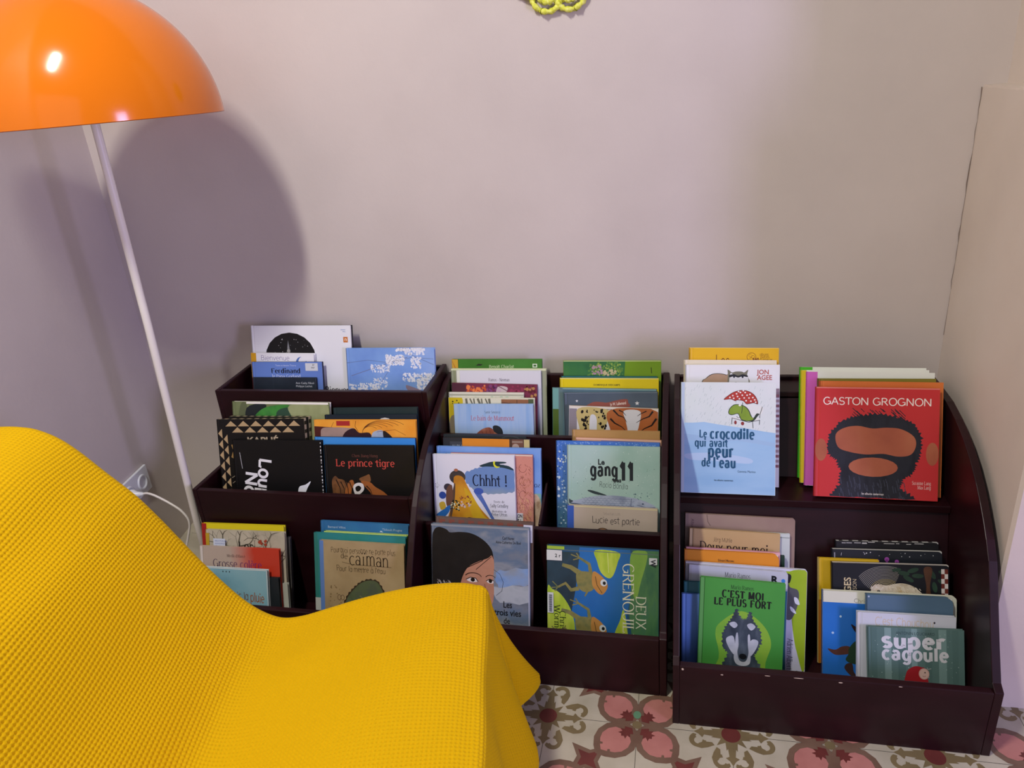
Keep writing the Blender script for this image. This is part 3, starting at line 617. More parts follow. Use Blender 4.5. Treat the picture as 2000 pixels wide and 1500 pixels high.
def outline(w, h, r, x0=0.0, z0=0.0):
    """rounded on the right-hand corners"""
    if r <= 0: return [(x0, z0), (w, z0), (w, h), (x0, h)]
    return [(x0, z0)] + [(w - r + r * math.cos(t), z0 + r + r * math.sin(t)) for t in [-math.pi / 2 + k * math.pi / 10 for k in range(6)]] + [(w - r + r * math.cos(t), h - r + r * math.sin(t)) for t in [k * math.pi / 10 for k in range(6)]] + [(x0, h)]
def book(key, label, front, spine=None, back=None, art=None, r=0.0, page=None, board=0.0022, pages_art=None, flush=False):
    bay, x, y, w, h, th, rl = T[key]; zf, tilt = BAY[bay]; t = R(tilt)
    lift = w * math.sin(R(-rl)) if rl < 0 else 0
    o = bpy.data.objects.new('picture_book', None); C.objects.link(o); o.empty_display_size = .03
    s = th * math.tan(t) + .0004 + lift / math.cos(t)
    o.location = (x, y + s * math.sin(t), zf + s * math.cos(t))
    o.rotation_mode = 'XYZ'; o.rotation_euler = (Matrix.Rotation(-t, 3, 'X') @ Matrix.Rotation(R(-rl), 3, 'Y')).to_euler()
    o['label'] = label; o['category'] = 'book'; o['group'] = GRP[bay]
    g = lambda c: mat(c) if isinstance(c, str) else c
    fm = g(front); sm = g(spine or front); bm_ = g(back or front); pm = g(page) if page else PAGE
    # front board with a hinge groove near the spine, rounded at the fore edge
    mb = MB()
    if r <= 0:
        xs = [(0, 0), (.0045, 0), (.006, .0007), (.0085, .0007), (.0102, 0), (w, 0)]
        fr = [(a, b) for a, b in xs]; mb.prism(fr + [(w, board), (0, board)], 0.0, h, fm, 'Z')
    else: mb.prism(outline(w, h, r), 0.0, board, fm, 'Y')
    fc = Art(mb, w, h)
    if art: art(fc)
    mb.build('front_cover', o, fix=False)
    m = MB(); m.prism(outline(w, h, r), th - board, th, bm_, 'Y'); m.build('back_cover', o)
    m = MB(); nn = 6
    sp = [(-.0012 * math.sin(math.pi * k / nn), th * k / nn) for k in range(nn + 1)]
    m.prism(sp + [(.0022, th), (.0022, 0)], 0, h, sm, 'Z'); m.build('spine', o)
    e = .0 if flush else .003
    m = MB(); m.box((.0024, board + .0001, .003), (w - e if r <= 0 else w - max(e - .001, 0), th - board - .0001, h - e), pm)
    if pages_art: pages_art(m, w, h, th)
    m.build('page_block', o)
    return o, fc
def sticker(b, u0, v0, u1, v1, c, texts=(), name='sticker', spine_wrap=0):
    o, fc = b; m = MB(); z = lambda v: fc.h - v * fc.w
    yy = -.0004 - fc.k * .00007
    m.box((u0 * fc.w, yy - .0002, z(v1)), (u1 * fc.w, yy, z(v0)), mat(c))
    a = Art(m, fc.w, fc.h, yy - .00021)
    for tx in texts: a.text(*tx[0], **tx[1])
    s = m.build(name, o, fix=False); s['label'] = 'white paper sticker'
    return s

# ---- stepped rack, top tray
def art(a):
    a.ell(.39, .30, .255, .235, '#0c0d10')
    a.poly([(.372, .135), (.385, .215), (.36, .215)], '#7d8086'); a.ell(.373, .235, .017, .02, '#9a9a98'); a.rect(.366, .25, .381, .29, '#777a80')
    a.dots(26, .2, .12, .58, .28, .003, '#c9c9d0', 3)
    a.text('GRAND', .95, .045, .014, '#5a88c0', align='r', bold=.01); a.text('PRIX', .95, .062, .014, '#5a88c0', align='r', bold=.01)
    a.rect(.925, .105, .968, .155, '#c8742e'); a.text('n', .9465, .142, .05, '#f4e8d8', align='c', bold=.01)
    a.text('Bienvenue', .72, .62, .08, '#222222', 'hand', 'l', wv=.1, wh=.08)
book('white_circle', 'tall white picture book with big black circle, back of the top tray near the lamp', '#e6e8ee', back='#15161a', art=art)
def art(a):
    a.rect(.0, .0, .085, 1.2, '#d9a21e')
    a.text('Bienvenue', .16, .105, .10, '#6a5a96', 'hand', wv=.05, wh=.05, width=.46)
    a.ell(.80, .14, .085, .09, '#4f74b8'); a.ell(.828, .125, .072, .078, '#e9eaef'); a.dots(3, .84, .06, .90, .16, .012, '#4f74b8', 2)
book('bienvenue', 'white picture book with yellow spine and blue crescent moon, half hidden behind a blue one', '#e9eaef', spine='#d9a21e', art=art)
def art(a):
    a.text('Texte et dessins Thierry', .49, .055, .03, '#c5d0f0', align='c'); a.text('Ferdinand', .49, .145, .085, '#10131c', 'serif', 'c', wv=.17, wh=.05, width=.42)
    a.text('le Papa Goéland', .49, .205, .055, '#dfe6fa', 'serif', 'c', wv=.08, wh=.04, width=.41)
bk = book('ferdinand', 'blue picture book with bold dark heading and white corner sticker in the top tray', '#6484cc', spine='#5c74b4', back='#20253c', art=art)
sticker(bk, .77, .015, .945, .115, '#d3d8de', [(('87', .90, .05, .03, '#333a44'), dict(align='r', bold=.01)), (('PAP', .90, .085, .03, '#333a44'), dict(align='r', bold=.01))])
def art(a):
    a.rect(.33, .03, .34, .8, '#2b3442'); a.text('Ann Cathy Nicol', .69, .09, .042, '#b7bcc4', bold=.01); a.text('Philippe Lechat', .69, .135, .042, '#b7bcc4', bold=.01)
book('darksmall', 'small dark slate picture book with red spine at the front of the top tray', wash(['#1c2430', '#25303c'], 20), spine='#6e1f1c', art=art)
def art(a):
    a.line([(0, .16), (.25, .13), (.5, .16), (.75, .10), (.99, .12)], .004, '#5f6f9a'); a.line([(.05, .3), (.3, .22), (.55, .14), (.7, .10)], .006, '#71789a'); a.line([(.35, .43), (.42, .33), (.5, .22)], .004, '#71789a')
    a.line([(.62, .02), (.8, .10), (.99, .18)], .004, '#5a688c')
    a.dots(150, .46, .08, .66, .18, .012, '#e8ecf6', 1); a.dots(70, .28, .18, .5, .26, .010, '#e3e8f4', 2); a.dots(90, .58, .005, .9, .03, .012, '#eef0f6', 3)
    a.dots(70, .68, .02, .9, .07, .011, '#e3e8f4', 9); a.dots(60, .74, .1, .85, .22, .010, '#e3e8f4', 4); a.dots(120, .64, .27, .99, .36, .011, '#e8ecf6', 5); a.dots(110, .8, .33, .99, .44, .011, '#e3e8f4', 6); a.dots(60, .3, .32, .46, .44, .009, '#dfe6f4', 7); a.dots(90, .02, .38, .35, .46, .010, '#e3e8f4', 8)
    a.blob([(.67, .40), (.75, .42), (.84, .46), (.7, .46)], '#8f7f92')
book('blossom', 'sky-blue picture book strewn with white blossom, right half of the top tray', wash(['#6f95da', '#7ea6e4', '#98b4e6'], 9, 4), spine='#8fa4cc', art=art)

# ---- stepped rack, middle tray
def art(a):
    a.blob([(.08, .05), (.16, .06), (.15, .5), (.02, .5)], '#5b6446'); a.blob([(.15, .06), (.36, .03), (.24, .22), (.15, .3)], '#1b2326')
    a.blob([(.2, .2), (.28, .09), (.40, .04), (.6, .03), (.62, .12), (.68, .4), (.2, .4)], wash(['#2f6b2c', '#3f8a3a', '#2a5a34'], 14))
    a.blob([(.46, .1), (.6, .05), (.63, .12), (.67, .3), (.5, .3)], '#2c4a3a'); a.blob([(.6, .03), (.99, .03), (.99, .6), (.74, .6), (.64, .2)], wash(['#6d7a48', '#98a074', '#7e8a55'], 10, stretch=(1, 1, .3)))
    a.rect(.15, .002, .99, .02, '#ece9e2')
book('greenart', 'broad leafy-green picture book at the back left of the middle tray', wash(['#5f6b45', '#7a845c'], 12), back='#e5e3da', art=art)
def tri(a, n_top, first, gap, col):
    for row in range(2):
        for k in range(n_top - row):
            u = first + k * gap + row * gap * .5; a.poly([(u, .075 + row * .065), (u + gap * .92, .075 + row * .065), (u + gap * .46, .018 + row * .065)], col)
    for k in range(12):
        v = .10 + k * .115
        a.poly([(.055, v), (.055, v + .1), (.008, v + .05)], col); a.poly([(.115, v + .06), (.115, v + .16), (.068, v + .11)], col)
def parts_edge(m, w, h, th):
    k = mat('#17120f')
    for i in range(11): m.box((w * (.04 + i * .088), .003, h - .0001), (w * (.04 + i * .088) + .010, th - .003, h + .0002), k)
    for i in range(12): m.box((w - .0001, .003, h * (.06 + i * .08)), (w + .0002, th - .003, h * (.06 + i * .08) + .010), k)
book('tri_back', 'black picture book with patterned page edges behind the triangle-bordered one', '#14120f', page='#b9a98c', art=None, pages_art=parts_edge, flush=True)
def art(a):
    tri(a, 6, .10, .145, '#b39a74')
    a.text('KAPLIÉ', .34, .256, .095, '#b0a188', 'sans', bold=.03, width=.36); a.poly([(.15, .27), (.22, .25), (.235, .45), (.14, .40), (.17, .33)], '#9c7c4c')
    a.line([(.13, .62), (.24, .56)], .008, '#8d8272'); a.line([(.13, .68), (.22, .62)], .006, '#8d8272'); a.line([(.13, .80), (.25, .74)], .008, '#8d8272')
book('tri_front', 'black picture book bordered with two rows of tan triangles', '#100e0f', page='#b9a98c', art=art, pages_art=parts_edge, flush=True)
def art(a):
    a.text('Loup', .30, .19, .19, '#e8e8ec', 'hand', rot=97, wv=.14, wh=.14, width=.42); a.text('Noir', .13, .33, .19, '#e8e8ec', 'hand', rot=97, wv=.14, wh=.14, width=.40)
    a.line([(.075, .13), (.095, .30)], .006, '#b9bac0')
    pts = [(.86, .42), (.80, .455), (.735, .475), (.715, .52), (.72, .565), (.745, .575), (.785, .555), (.82, .49)]
    a.blob(pts, '#e3e6ee')
    for k in range(26): a.rect(.987, .02 + k * .034, .996, .02 + k * .034 + (.008, .014, .022)[k % 3], '#e6e6e6')
book('loup', 'black picture book with white sideways lettering and white drop shape', '#0d0c0e', art=art, page='#26262a')
book('teal1', 'dark teal picture book, rearmost on the right of the middle tray', wash(['#16282b', '#1d3133'], 10), spine='#1a2c2e')
def art(a):
    a.ell(.66, .19, .13, .16, '#c9ccc8')
book('teal2', 'dark navy-teal picture book with pale disc top, second from the back', '#13222f', art=art)
def art(a):
    a.rect(.0, .05, .9, 1, '#4a1e1c'); a.poly([(0, .002), (.99, .002), (.99, .9), (.62, .9), (.2, .07), (0, .06)], wash(['#e08c22', '#e9a23a', '#d98528'], 10))
    a.rect(.225, .01, .36, .055, '#a52a2a'); a.blob([(.06, .16), (.08, .08), (.2, .07), (.34, .075), (.4, .1), (.3, .3), (.05, .3)], wash(['#8d7a72', '#a98f84'], 20))
    a.blob([(.28, .16), (.33, .10), (.40, .08), (.45, .12), (.56, .13), (.56, .3), (.26, .3)], '#2c1622'); a.blob([(.57, .14), (.62, .10), (.68, .10), (.72, .16), (.72, .3), (.56, .3)], wash(['#8ea0b8', '#a9b7c8'], 60)); a.blob([(.68, .11), (.74, .13), (.79, .2), (.79, .3), (.72, .3)], '#1c1518')
    for k in range(6): a.line(A(.56 + k * .03, .12, .08 + k * .03, .06 + .012 * k, 180, 320, 10), .003, '#5a2c14')
    a.line([(.42, .01), (.41, .06), (.44, .11)], .004, '#5a2c14'); a.line([(.2, .02), (.17, .07)], .003, '#7a4a1c'); a.line([(.62, .11), (.8, .09), (.9, .14)], .003, '#7a3c14')
book('orange', 'orange picture book with dark bristly drawing in the middle tray', '#e29a34', art=art, spine='#d98a22')
book('bluethin', 'bright blue picture book standing right behind the black tiger one', blend('#3f8ed6', '#2f86d8', .0, .2), back='#1b2a52', spine='#3f6f9e')
def art(a):
    a.text('Chen Jiang Hong', .46, .125, .042, '#6e4038', 'serif', 'c', wv=.08, wh=.04, width=.29)
    a.text('Le prince tigre', .46, .225, .105, '#c0493f', 'serif', 'c', wv=.11, wh=.065, width=.66)
    BR = wash(['#5f3f28', '#7d5330', '#3a2418'], 26); OR = wash(['#8f5428', '#a9632f'], 22)
    a.blob([(.07, .40), (.11, .33), (.15, .36), (.2, .37), (.26, .42), (.3, .55), (.22, .6), (.1, .6)], BR)
    a.blob([(.2, .55), (.26, .40), (.3, .37), (.33, .40), (.29, .48), (.25, .58)], OR)
    a.blob([(.38, .36), (.46, .32), (.50, .31), (.51, .38), (.45, .40)], BR); a.blob([(.40, .385), (.50, .39), (.56, .44), (.66, .50), (.74, .60), (.56, .60), (.50, .50)], OR)
    for k in range(5): a.line([(.12 + k * .05, .37 + .02 * (k % 2)), (.16 + k * .045, .46), (.17 + k * .04, .58)], .012, '#17110f', .004)
    a.blob([(.31, .44), (.36, .40), (.42, .41), (.43, .47), (.38, .52), (.33, .53)], '#d9d6d0'); a.blob([(.335, .45), (.37, .43), (.40, .45), (.38, .485), (.345, .49)], '#17120f')
    a.line([(.46, .43), (.50, .47), (.53, .55)], .012, '#17110f', .004)
book('tigre', 'black picture book with red lettering over a tawny striped tiger', '#0f0d0d', art=art, spine='#171413')

# ---- stepped rack, bottom tray
book('greyside', 'thin grey picture book, only its right edge showing, rearmost of the bottom-left stack', '#5b5a58', back='#34323a')
book('yellowred', 'yellow picture book with a red spine at the back of the bottom-left stack', '#d8c81c', spine='#a32422', art=lambda a: a.rect(0, 0, .06, 1.2, '#a32422'))
TREE = '#5a5546'
def art(a):
    def br(u, v, ang, l, w, d, rn):
        u2, v2 = u + l * math.sin(ang), v - l * math.cos(ang); a.line([(u, v), ((u + u2) / 2 + rn.uniform(-.1, .1) * l, (v + v2) / 2), (u2, v2)], w, TREE, w * .6)
        if d and v2 > .02:
            for s in (-1, 1): br(u2, v2, ang + s * rn.uniform(.35, .8), l * rn.uniform(.6, .8), w * .6, d - 1, rn)
    rn = random.Random(4)
    for (u, ang, w) in ((.1, -.1, .016), (.30, .12, .05), (.72, .25, .03), (.93, 0, .012), (.5, .1, .012)): br(u, .62, ang, .26, w, 4, rn)
    a.dots(7, .68, .10, .78, .16, .016, '#a0432e', 4); a.dots(7, .80, .20, .88, .25, .016, '#a0432e', 5)
    a.text('Les', .42, .22, .13, '#1e1b18', 'serif', wv=.12, wh=.06); a.poly([(.0, .04), (.05, .04), (.04, .4), (.0, .4)], '#b99a2a')
bk = book('tree', 'pale picture book of bare winter branches with a blue-lined label', wash(['#a7a08c', '#bdb6a2', '#b3ab95'], 14), art=art, spine='#b99a2a')
sticker(bk, .12, .09, .27, .24, '#c9d2e2', [(('BIBLIOTHEQUE', .14, .125, .022, '#3f5aa8'), {}), (('MUNICIPALE', .14, .155, .022, '#3f5aa8'), {}), (('albums', .14, .185, .024, '#3f5aa8'), {})], 'library_label')
book('palelow', 'short pale grey-green book tucked low beside the bottom-left stack', wash(['#a9ada0', '#b9bcae'], 10), spine='#b5b8ac')
def art(a):
    a.text("Mireille d'Allancé", .46, .115, .045, '#3a2420', 'serif', 'c', wv=.09, wh=.04, width=.23)
    a.text('Grosse colère', .47, .235, .125, blend('#3c2a4a', '#7a2468', .07, .15), 'serif', 'c', wv=.09, wh=.04, width=.62); a.rect(.003, .0, .035, .9, '#d6cdc6')
book('grosse', 'picture book fading from beige to red with purple lettering', blend('#b7a698', '#c23a24', .085, .16), art=art, spine='#d3c9c0', r=0)
book('darklow', 'low dark slate book wedged behind the light-blue one in the bottom tray', wash(['#1a2024', '#262c30'], 18))
def art(a):
    for k in range(3): a.ell(.40 + k * .045, .045, .008, .010, '#2b3c44', n=8)
    a.text("J'attendais la", .215, .39, .145, '#6e4a30', 'hand', wv=.08, wh=.06, jit=.05, width=.52); a.text('pluie', .755, .405, .16, '#9a5a2c', 'hand', wv=.10, wh=.07, jit=.05, width=.19)
    a.rect(0.002, .0, .998, .012, '#d5dadb'); a.rect(.986, .0, .998, 1.5, '#c3ced2')
    a.blob([(.1, .5), (.8, .51), (.85, .53), (.88, .62), (.1, .62)], '#9fb4bc'); a.blob([(.1, .535), (.8, .54), (.835, .56), (.85, .62), (.1, .62)], '#2e2b2c')
book('pluie', 'light-blue picture book with brown handwritten title, frontmost of the bottom-left stack', wash(['#5f93a8', '#7fb0c0', '#8fbac6'], 8), art=art, back='#cfd6d8')
def art(a):
    a.text('Bernard Villiot', .085, .075, .035, '#a9bccc'); a.text('Thibault Prugne', .93, .075, .035, '#a9bccc', align='r'); a.poly([(.68, .09), (.695, .075), (.72, .095)], '#c5d2da')
book('blueback', 'blue picture book with faint white names, back of the bottom-right stack', wash(['#2c6290', '#2f6c9c', '#3a82a8'], 9), art=art, spine='#3f6f94')
book('lime', 'thin lime-edged picture book squeezed between the blue and teal ones', '#3f8a4a', back='#cfe07a', page='#dcec9a', art=lambda a: a.rect(.0, .0, .998, .03, '#cfe277'))
bk = book('teal', 'teal picture book with a white label at the foot of its spine', wash(['#237a70', '#2a8480', '#2f7f8c'], 8), spine='#2f6f6a', art=lambda a: a.rect(0, 0, .04, 1.3, '#2f7a72'))
sticker(bk, .0, .68, .075, 1.05, '#b9bdb6', [(('W', .045, .86, .05, '#222222'), dict(bold=.02))], 'spine_label')
def art(a):
    a.rect(.0, .0, .05, 1.2, '#5f83c0')
    a.text('Pourquoi personne ne porte plus', .14, .125, .085, '#40301e', 'hand', wv=.07, wh=.05, jit=.06, width=.76, rot=0)
    a.text('de', .255, .19, .085, '#40301e', 'hand', wv=.07, wh=.05, jit=.06); a.text('caïman', .355, .255, .20, '#2e2216', 'serif', wv=.07, wh=.04, jit=.03, width=.47, serif=.05); a.line([(.27, .232), (.4, .255), (.85, .262)], .004, '#40301e')
    a.text("Pour la mettre à l'eau", .20, .335, .085, '#40301e', 'hand', wv=.07, wh=.05, jit=.06, width=.58)
    pts = [(.24, 1.0), (.24, .80), (.28, .70), (.33, .60), (.40, .52), (.48, .45), (.58, .41), (.68, .42), (.74, .50), (.78, .62), (.77, .75), (.76, 1.0)]
    o = []
    for i in range(len(pts) - 1):
        for k in range(4):
            t = k / 4; p = (pts[i][0] + (pts[i + 1][0] - pts[i][0]) * t, pts[i][1] + (pts[i + 1][1] - pts[i][1]) * t); d = (pts[i + 1][0] - pts[i][0], pts[i + 1][1] - pts[i][1]); l = math.hypot(*d)
            o.append((p[0] + d[1] / l * (.014 if k % 2 else 0), p[1] - d[0] / l * (.014 if k % 2 else 0)))
    a.poly(o + [pts[-1]], '#3a2e22'); a.blob([(u + (.5 - u) * .03, v + .012) for u, v in pts], wash(['#44503a', '#586548', '#4a4f52'], 16))
    a.blob([(.2, .74), (.235, .72), (.25, .8), (.22, .9), (.19, .84)], '#586148'); a.ell(.33, .80, .04, .045, '#a08f60'); a.line([(.47, .6), (.58, .68), (.66, .76)], .012, '#6f7458')
    for k in range(2): a.line(A(.225 + .04 * k, .635, .02, .03, 0, 360, 10), .005, '#5a4030')
    a.dots(30, .08, .5, .25, .95, .008, '#86714c', 3); a.dots(20, .8, .5, .95, .9, .006, '#86714c', 5)
book('caiman', 'tan picture book with a hunched green scaly animal, frontmost of the bottom-right stack', wash(['#9c8660', '#ab9670', '#b7a27c'], 9), spine='#5f83c0', art=art)

# ---- middle rack, top tray
def art(a):
    a.rect(0, 0, .07, 1.2, '#c9a030'); a.rect(.07, 0, .075, 1.2, '#20381c'); a.text('Benoît Charlat'.replace('î', 'i'), .42, .095, .045, '#cfe0b0', 'serif', wv=.09, wh=.04); a.poly([(.27, .07), (.3, .05), (.35, .055), (.33, .07)], '#1c2a18'); a.line([(.0, .02), (.04, .1)], .01, '#b6652c')
    a.rect(.90, .05, .95, .09, '#d8e4cc'); a.rect(.91, .06, .94, .08, '#3a6a30')
book('greenC', 'dark-green picture book with an ochre spine, back left of the middle rack', wash(['#2f6a1c', '#3b7a26', '#448434'], 7), spine='#c08a30', art=art)
book('palebord', 'large picture book with a sage-grey border framing a white one before it', '#9aa184', spine='#8f967c', back='#d5dcb0', art=lambda a: (a.rect(0, 0, .998, .02, '#d8dfb4'), a.rect(.93, .02, .96, 1.2, '#8d957c')))
def art(a):
    a.rect(0, 0, .04, 1.2, '#dfe3d2'); a.text('Ramos - Neeman', .51, .125, .05, '#51525c', 'serif', 'c', wv=.1, wh=.05, width=.25); a.poly([(.93, .25), (.995, .2), (.995, 1.1), (.9, 1.1), (.9, .5)], blend('#c4c6d2', '#5a5f70', .20, .05, 'Z'))
book('whiteC', 'white picture book with one small line of grey lettering in the middle rack', '#d6d8de', art=art, spine='#dfe3d2')
def art(a):
    a.rect(0, 0, .17, 1.1, '#4f2434'); rn = random.Random(8)
    for (u0, u1, c, n) in ((.18, .40, '#c2562c', 36), (.18, .40, '#e08048', 26), (.42, .56, '#5a2a56', 26), (.42, .56, '#7f3f70', 14), (.64, .86, '#8f2f52', 30), (.86, .99, '#5c1a28', 20), (.86, .99, '#b5854e', 8)): a.dots(n, u0, .02, u1, .17, .016, c, rn.randint(0, 99))
    a.blob([(.55, .03), (.66, .04), (.62, .12), (.53, .13)], '#c3b4b4'); a.line([(.54, .02), (.66, .08)], .008, '#6a3a4c'); a.ell(.42, .15, .05, .04, '#c0707a'); a.dots(10, .55, .08, .64, .16, .02, '#bfa4b4', 2)
    a.rect(.9, .24, .998, 1.1, blend('#8f3a4c', '#1c1a22', .16, .05, 'Z'))
book('mauve', 'plum picture book covered in orange and pink berry shapes', wash(['#6e2440', '#82304c'], 14), art=art, spine='#4f2434')
def art(a):
    a.rect(.0, .02, .998, .045, '#a9ac98'); a.dots(26, .3, .06, .99, .12, .02, '#b9cbb4', 6); a.dots(16, .5, .07, .99, .12, .014, '#a6b8c8', 7)
book('page', 'thin whitish softcover just behind the yellow-flowered pale book', '#dcdccb', art=art)
def art(a):
    a.blob([(.0, .0), (.16, .0), (.15, .15), (.08, .22), (.0, .3)], '#cdb720'); a.dots(6, .02, .03, .14, .1, .008, '#2c2a1c', 3)
    for k in range(7): a.line([(.21 + k * .045, .01), (.23 + k * .045 + (.02 if k % 2 else -.01), .10)], .016 if k % 3 else .026, '#6c6b58')
    a.rect(.62, .015, .93, .12, wash(['#86583a', '#9a6a48'], 30)); a.line([(.62, .05), (.93, .08)], .006, '#5c3a26'); a.rect(.93, .01, .99, .1, '#4f5c3c'); a.line([(.8, .02), (.8, .12)], .006, '#3a2a1c')
    a.blob([(.0, .3), (.09, .22), (.12, .5), (.09, .9), (.02, .9)], '#857a62')
book('yelpat', 'pale picture book with a yellow patch and brown stripes, behind the light-blue one', '#d9d8c0', art=art)
def art(a):
    a.rect(0, 0, .045, 1, '#a8c4dc'); a.text('Samir Senoussi', .49, .115, .042, '#4a5664', 'serif', 'c', wv=.09, wh=.04, width=.2)
    a.text('Le bain de Mammout', .49, .205, .085, '#b55460', 'serif', 'c', wv=.09, wh=.04, width=.55)
    a.blob([(.25, .42), (.29, .36), (.36, .31), (.44, .29), (.50, .32), (.56, .345), (.60, .42)], wash(['#a0604a', '#8a4c3a', '#b5785e'], 40)); a.blob([(.49, .28), (.53, .265), (.58, .285), (.61, .33), (.61, .40), (.56, .38), (.50, .34)], '#262b30')
    for k in range(4): a.line([(.30 + k * .05, .36 - .012 * k), (.31 + k * .05, .41)], .006, '#6a3428')
    a.line(A(.74, .45, .11, .06, 180, 360, 12), .012, '#46505c')
book('bain', 'light-blue picture book with red lettering and a curled brown figure', wash(['#84aede', '#a3bfe0', '#93b6e2'], 12, stretch=(4, 1, .35)), art=art, page='#cfd4c8')
def art(a):
    a.poly([(.0, .0), (.64, .0), (.62, .3), (.0, .3)], wash(['#1f5a34', '#2f6f3c', '#3c7a38'], 14)); a.dots(90, .26, .02, .62, .16, .012, '#5a8a3c', 3); a.dots(60, .3, .03, .6, .16, .008, '#8fae4a', 4); a.dots(34, .30, .05, .40, .14, .011, '#a88a94', 5); a.dots(20, .42, .1, .54, .15, .012, '#c2b98c', 6); a.rect(0.0, 0, .998, .008, '#cfd8a0')
    a.line([(.9, .07), (.905, .13)], .008, '#2c3c14')
book('greenE', 'leafy green picture book turning lime on the right, at the back of the middle rack', '#6f9812', art=art)
book('tealE', 'thin teal book between the leafy green and the plain yellow ones', '#1f6c72', back='#173a5c', page='#e0e0d0')
book('yellowE', 'plain bright-yellow picture book with one tiny line of text', '#dcc808', art=lambda a: (a.rect(0, 0, .998, .008, '#e8e2a0'), a.text('DOMINIQUE DESCAMPS', .48, .078, .026, '#6a6418', align='c', bold=.03, width=.27)), page='#e6e0c0', back='#c8b41a')
def art(a):
    a.rect(0, 0, .06, .21, '#6fa59c'); a.rect(0, .21, .06, 1, '#4a6420'); a.rect(.06, 0, .1, 1, '#5f7a7c'); a.rect(.1, .0, .998, .012, '#86aca6')
book('tealgreenE', 'grey-teal picture book with an aqua and moss-green spine strip', wash(['#4f6c76', '#5b7a84'], 10), spine='#6fa59c', art=art)
def stars(a, u, v, q, c): a.poly([(u + (q if k % 2 == 0 else q * .45) * math.sin(k * math.pi / 5), v - (q if k % 2 == 0 else q * .45) * math.cos(k * math.pi / 5)) for k in range(10)], c)
def art(a):
    stars(a, .14, .09, .017, '#d6dade'); stars(a, .785, .118, .025, '#d6dade')
    a.blob([(.26, .16), (.28, .12), (.34, .10), (.42, .105), (.46, .11), (.55, .09), (.62, .075), (.68, .075), (.69, .11), (.68, .16)], '#8f4f42'); a.text('Jo W. Lallemand', .50, .145, .045, '#e0cfc0', bold=.02, rot=-6, width=.17); a.rect(0, 0, .998, .006, '#7f8c98')
book('star', 'slate-blue picture book with two white stars above the spotted and striped one', wash(['#475564', '#53626f'], 8), art=art)
def art(a):
    a.rect(.0, .03, .09, 1, '#8f8890'); a.rect(0, .0, .998, .024, '#e4ddcf'); a.rect(.25, .024, .97, .03, '#4a3a2c')
    SP = '#c9b878'
    a.blob([(.10, .03), (.44, .03), (.44, .15), (.40, .3), (.39, .6), (.17, .6), (.13, .3)], SP); a.blob([(.28, .09), (.24, .12), (.235, .3), (.25, .6), (.33, .6), (.32, .3), (.315, .14)], '#dfe2e6')
    rn = random.Random(3)
    for _ in range(90):
        u, v = rn.uniform(.11, .43), rn.uniform(.035, .45)
        if .225 < u < .335 and v > .085: continue
        if u < .11 + (v - .03) * .14 or u > .44 - (v - .1) * .16: continue
        q = (.007 if .2 < u < .36 else .013) * rn.uniform(.7, 1.2); a.ell(u, v, q, q * 1.4, '#17120e', n=7, rot=rn.uniform(-30, 30))
    TG = wash(['#a85c2c', '#b86c36'], 12)
    a.blob([(.46, .035), (.995, .035), (.995, .6), (.5, .6), (.48, .3)], TG); a.blob([(.62, .035), (.80, .035), (.79, .2), (.765, .32), (.77, .6), (.68, .6), (.67, .3), (.645, .16)], '#dcdde0')
    for (p, w) in (([(.5, .03), (.56, .09), (.62, .11), (.655, .165)], .02), ([(.47, .13), (.52, .18), (.60, .22), (.675, .29)], .022), ([(.565, .03), (.61, .05), (.645, .09)], .014), ([(.49, .27), (.58, .33), (.66, .38)], .02)): a.line(p, w, '#1c120c', .004)
    for (p, w) in (([(.94, .03), (.90, .09), (.83, .12), (.76, .165)], .022), ([(.98, .11), (.93, .19), (.85, .23), (.77, .30)], .024), ([(.87, .03), (.81, .06), (.77, .09)], .012), ([(.99, .28), (.9, .29), (.84, .33)], .02)): a.line(p, w, '#1c120c', .004)
book('animals', 'picture book halved into leopard spots and orange tiger stripes', '#dddfe2', art=art, back='#b5a488')

# ---- middle rack, middle tray
def art(a):
    a.rect(.0, .0, .998, .05, '#22292c'); a.line(A(.82, .05, .12, .05, 180, 360, 10), .01, '#3c4648')
book('darkF1', 'thick charcoal book with rounded bulge, rear left of the middle tray', '#262c30', art=art, page='#2f3538')
def art(a):
    a.rect(0, 0, .23, 1.2, '#252a30'); a.rect(.08, .04, .22, 1, '#3a4048'); a.text('ALBUM', .10, .11, .05, '#8f979c', bold=.01); a.rect(.225, .0, .77, .7, wash(['#cf7f1e', '#d98c2c'], 8)); a.rect(.77, 0, .80, 1, '#4a3024'); a.rect(.80, .0, .93, 1, '#6e4a3a'); a.ell(.84, .09, .04, .04, '#a89484'); a.rect(.80, .02, .92, .04, '#8f7a6c'); a.rect(.935, .0, .998, 1.2, '#c2b47c')
book('orangeF2', 'dark picture book with a broad orange panel across its cover', '#2f2a2c', art=art, spine='#22272c')
def art(a):
    a.ell(.095, .075, .012, .012, '#1c2230'); a.dashes(10, .4, .055, .95, .07, .06, .004, .004, '#2c3c60', 3)
    a.rect(.92, .42, .998, .52, '#7fb0a8'); a.blob([(.9, .5), (.998, .52), (.998, 1.2), (.9, 1.2)], wash(['#b59474', '#c9b49a', '#8f6c50'], 40)); a.text('oz', .935, .36, .06, '#2c3450', 'serif', wv=.1, wh=.05)
book('blueF3', 'wide sky-blue picture book behind the white one with a tower', wash(['#5f8ed6', '#78a2e0', '#86a8dc'], 9), art=art, spine='#6f92cc')
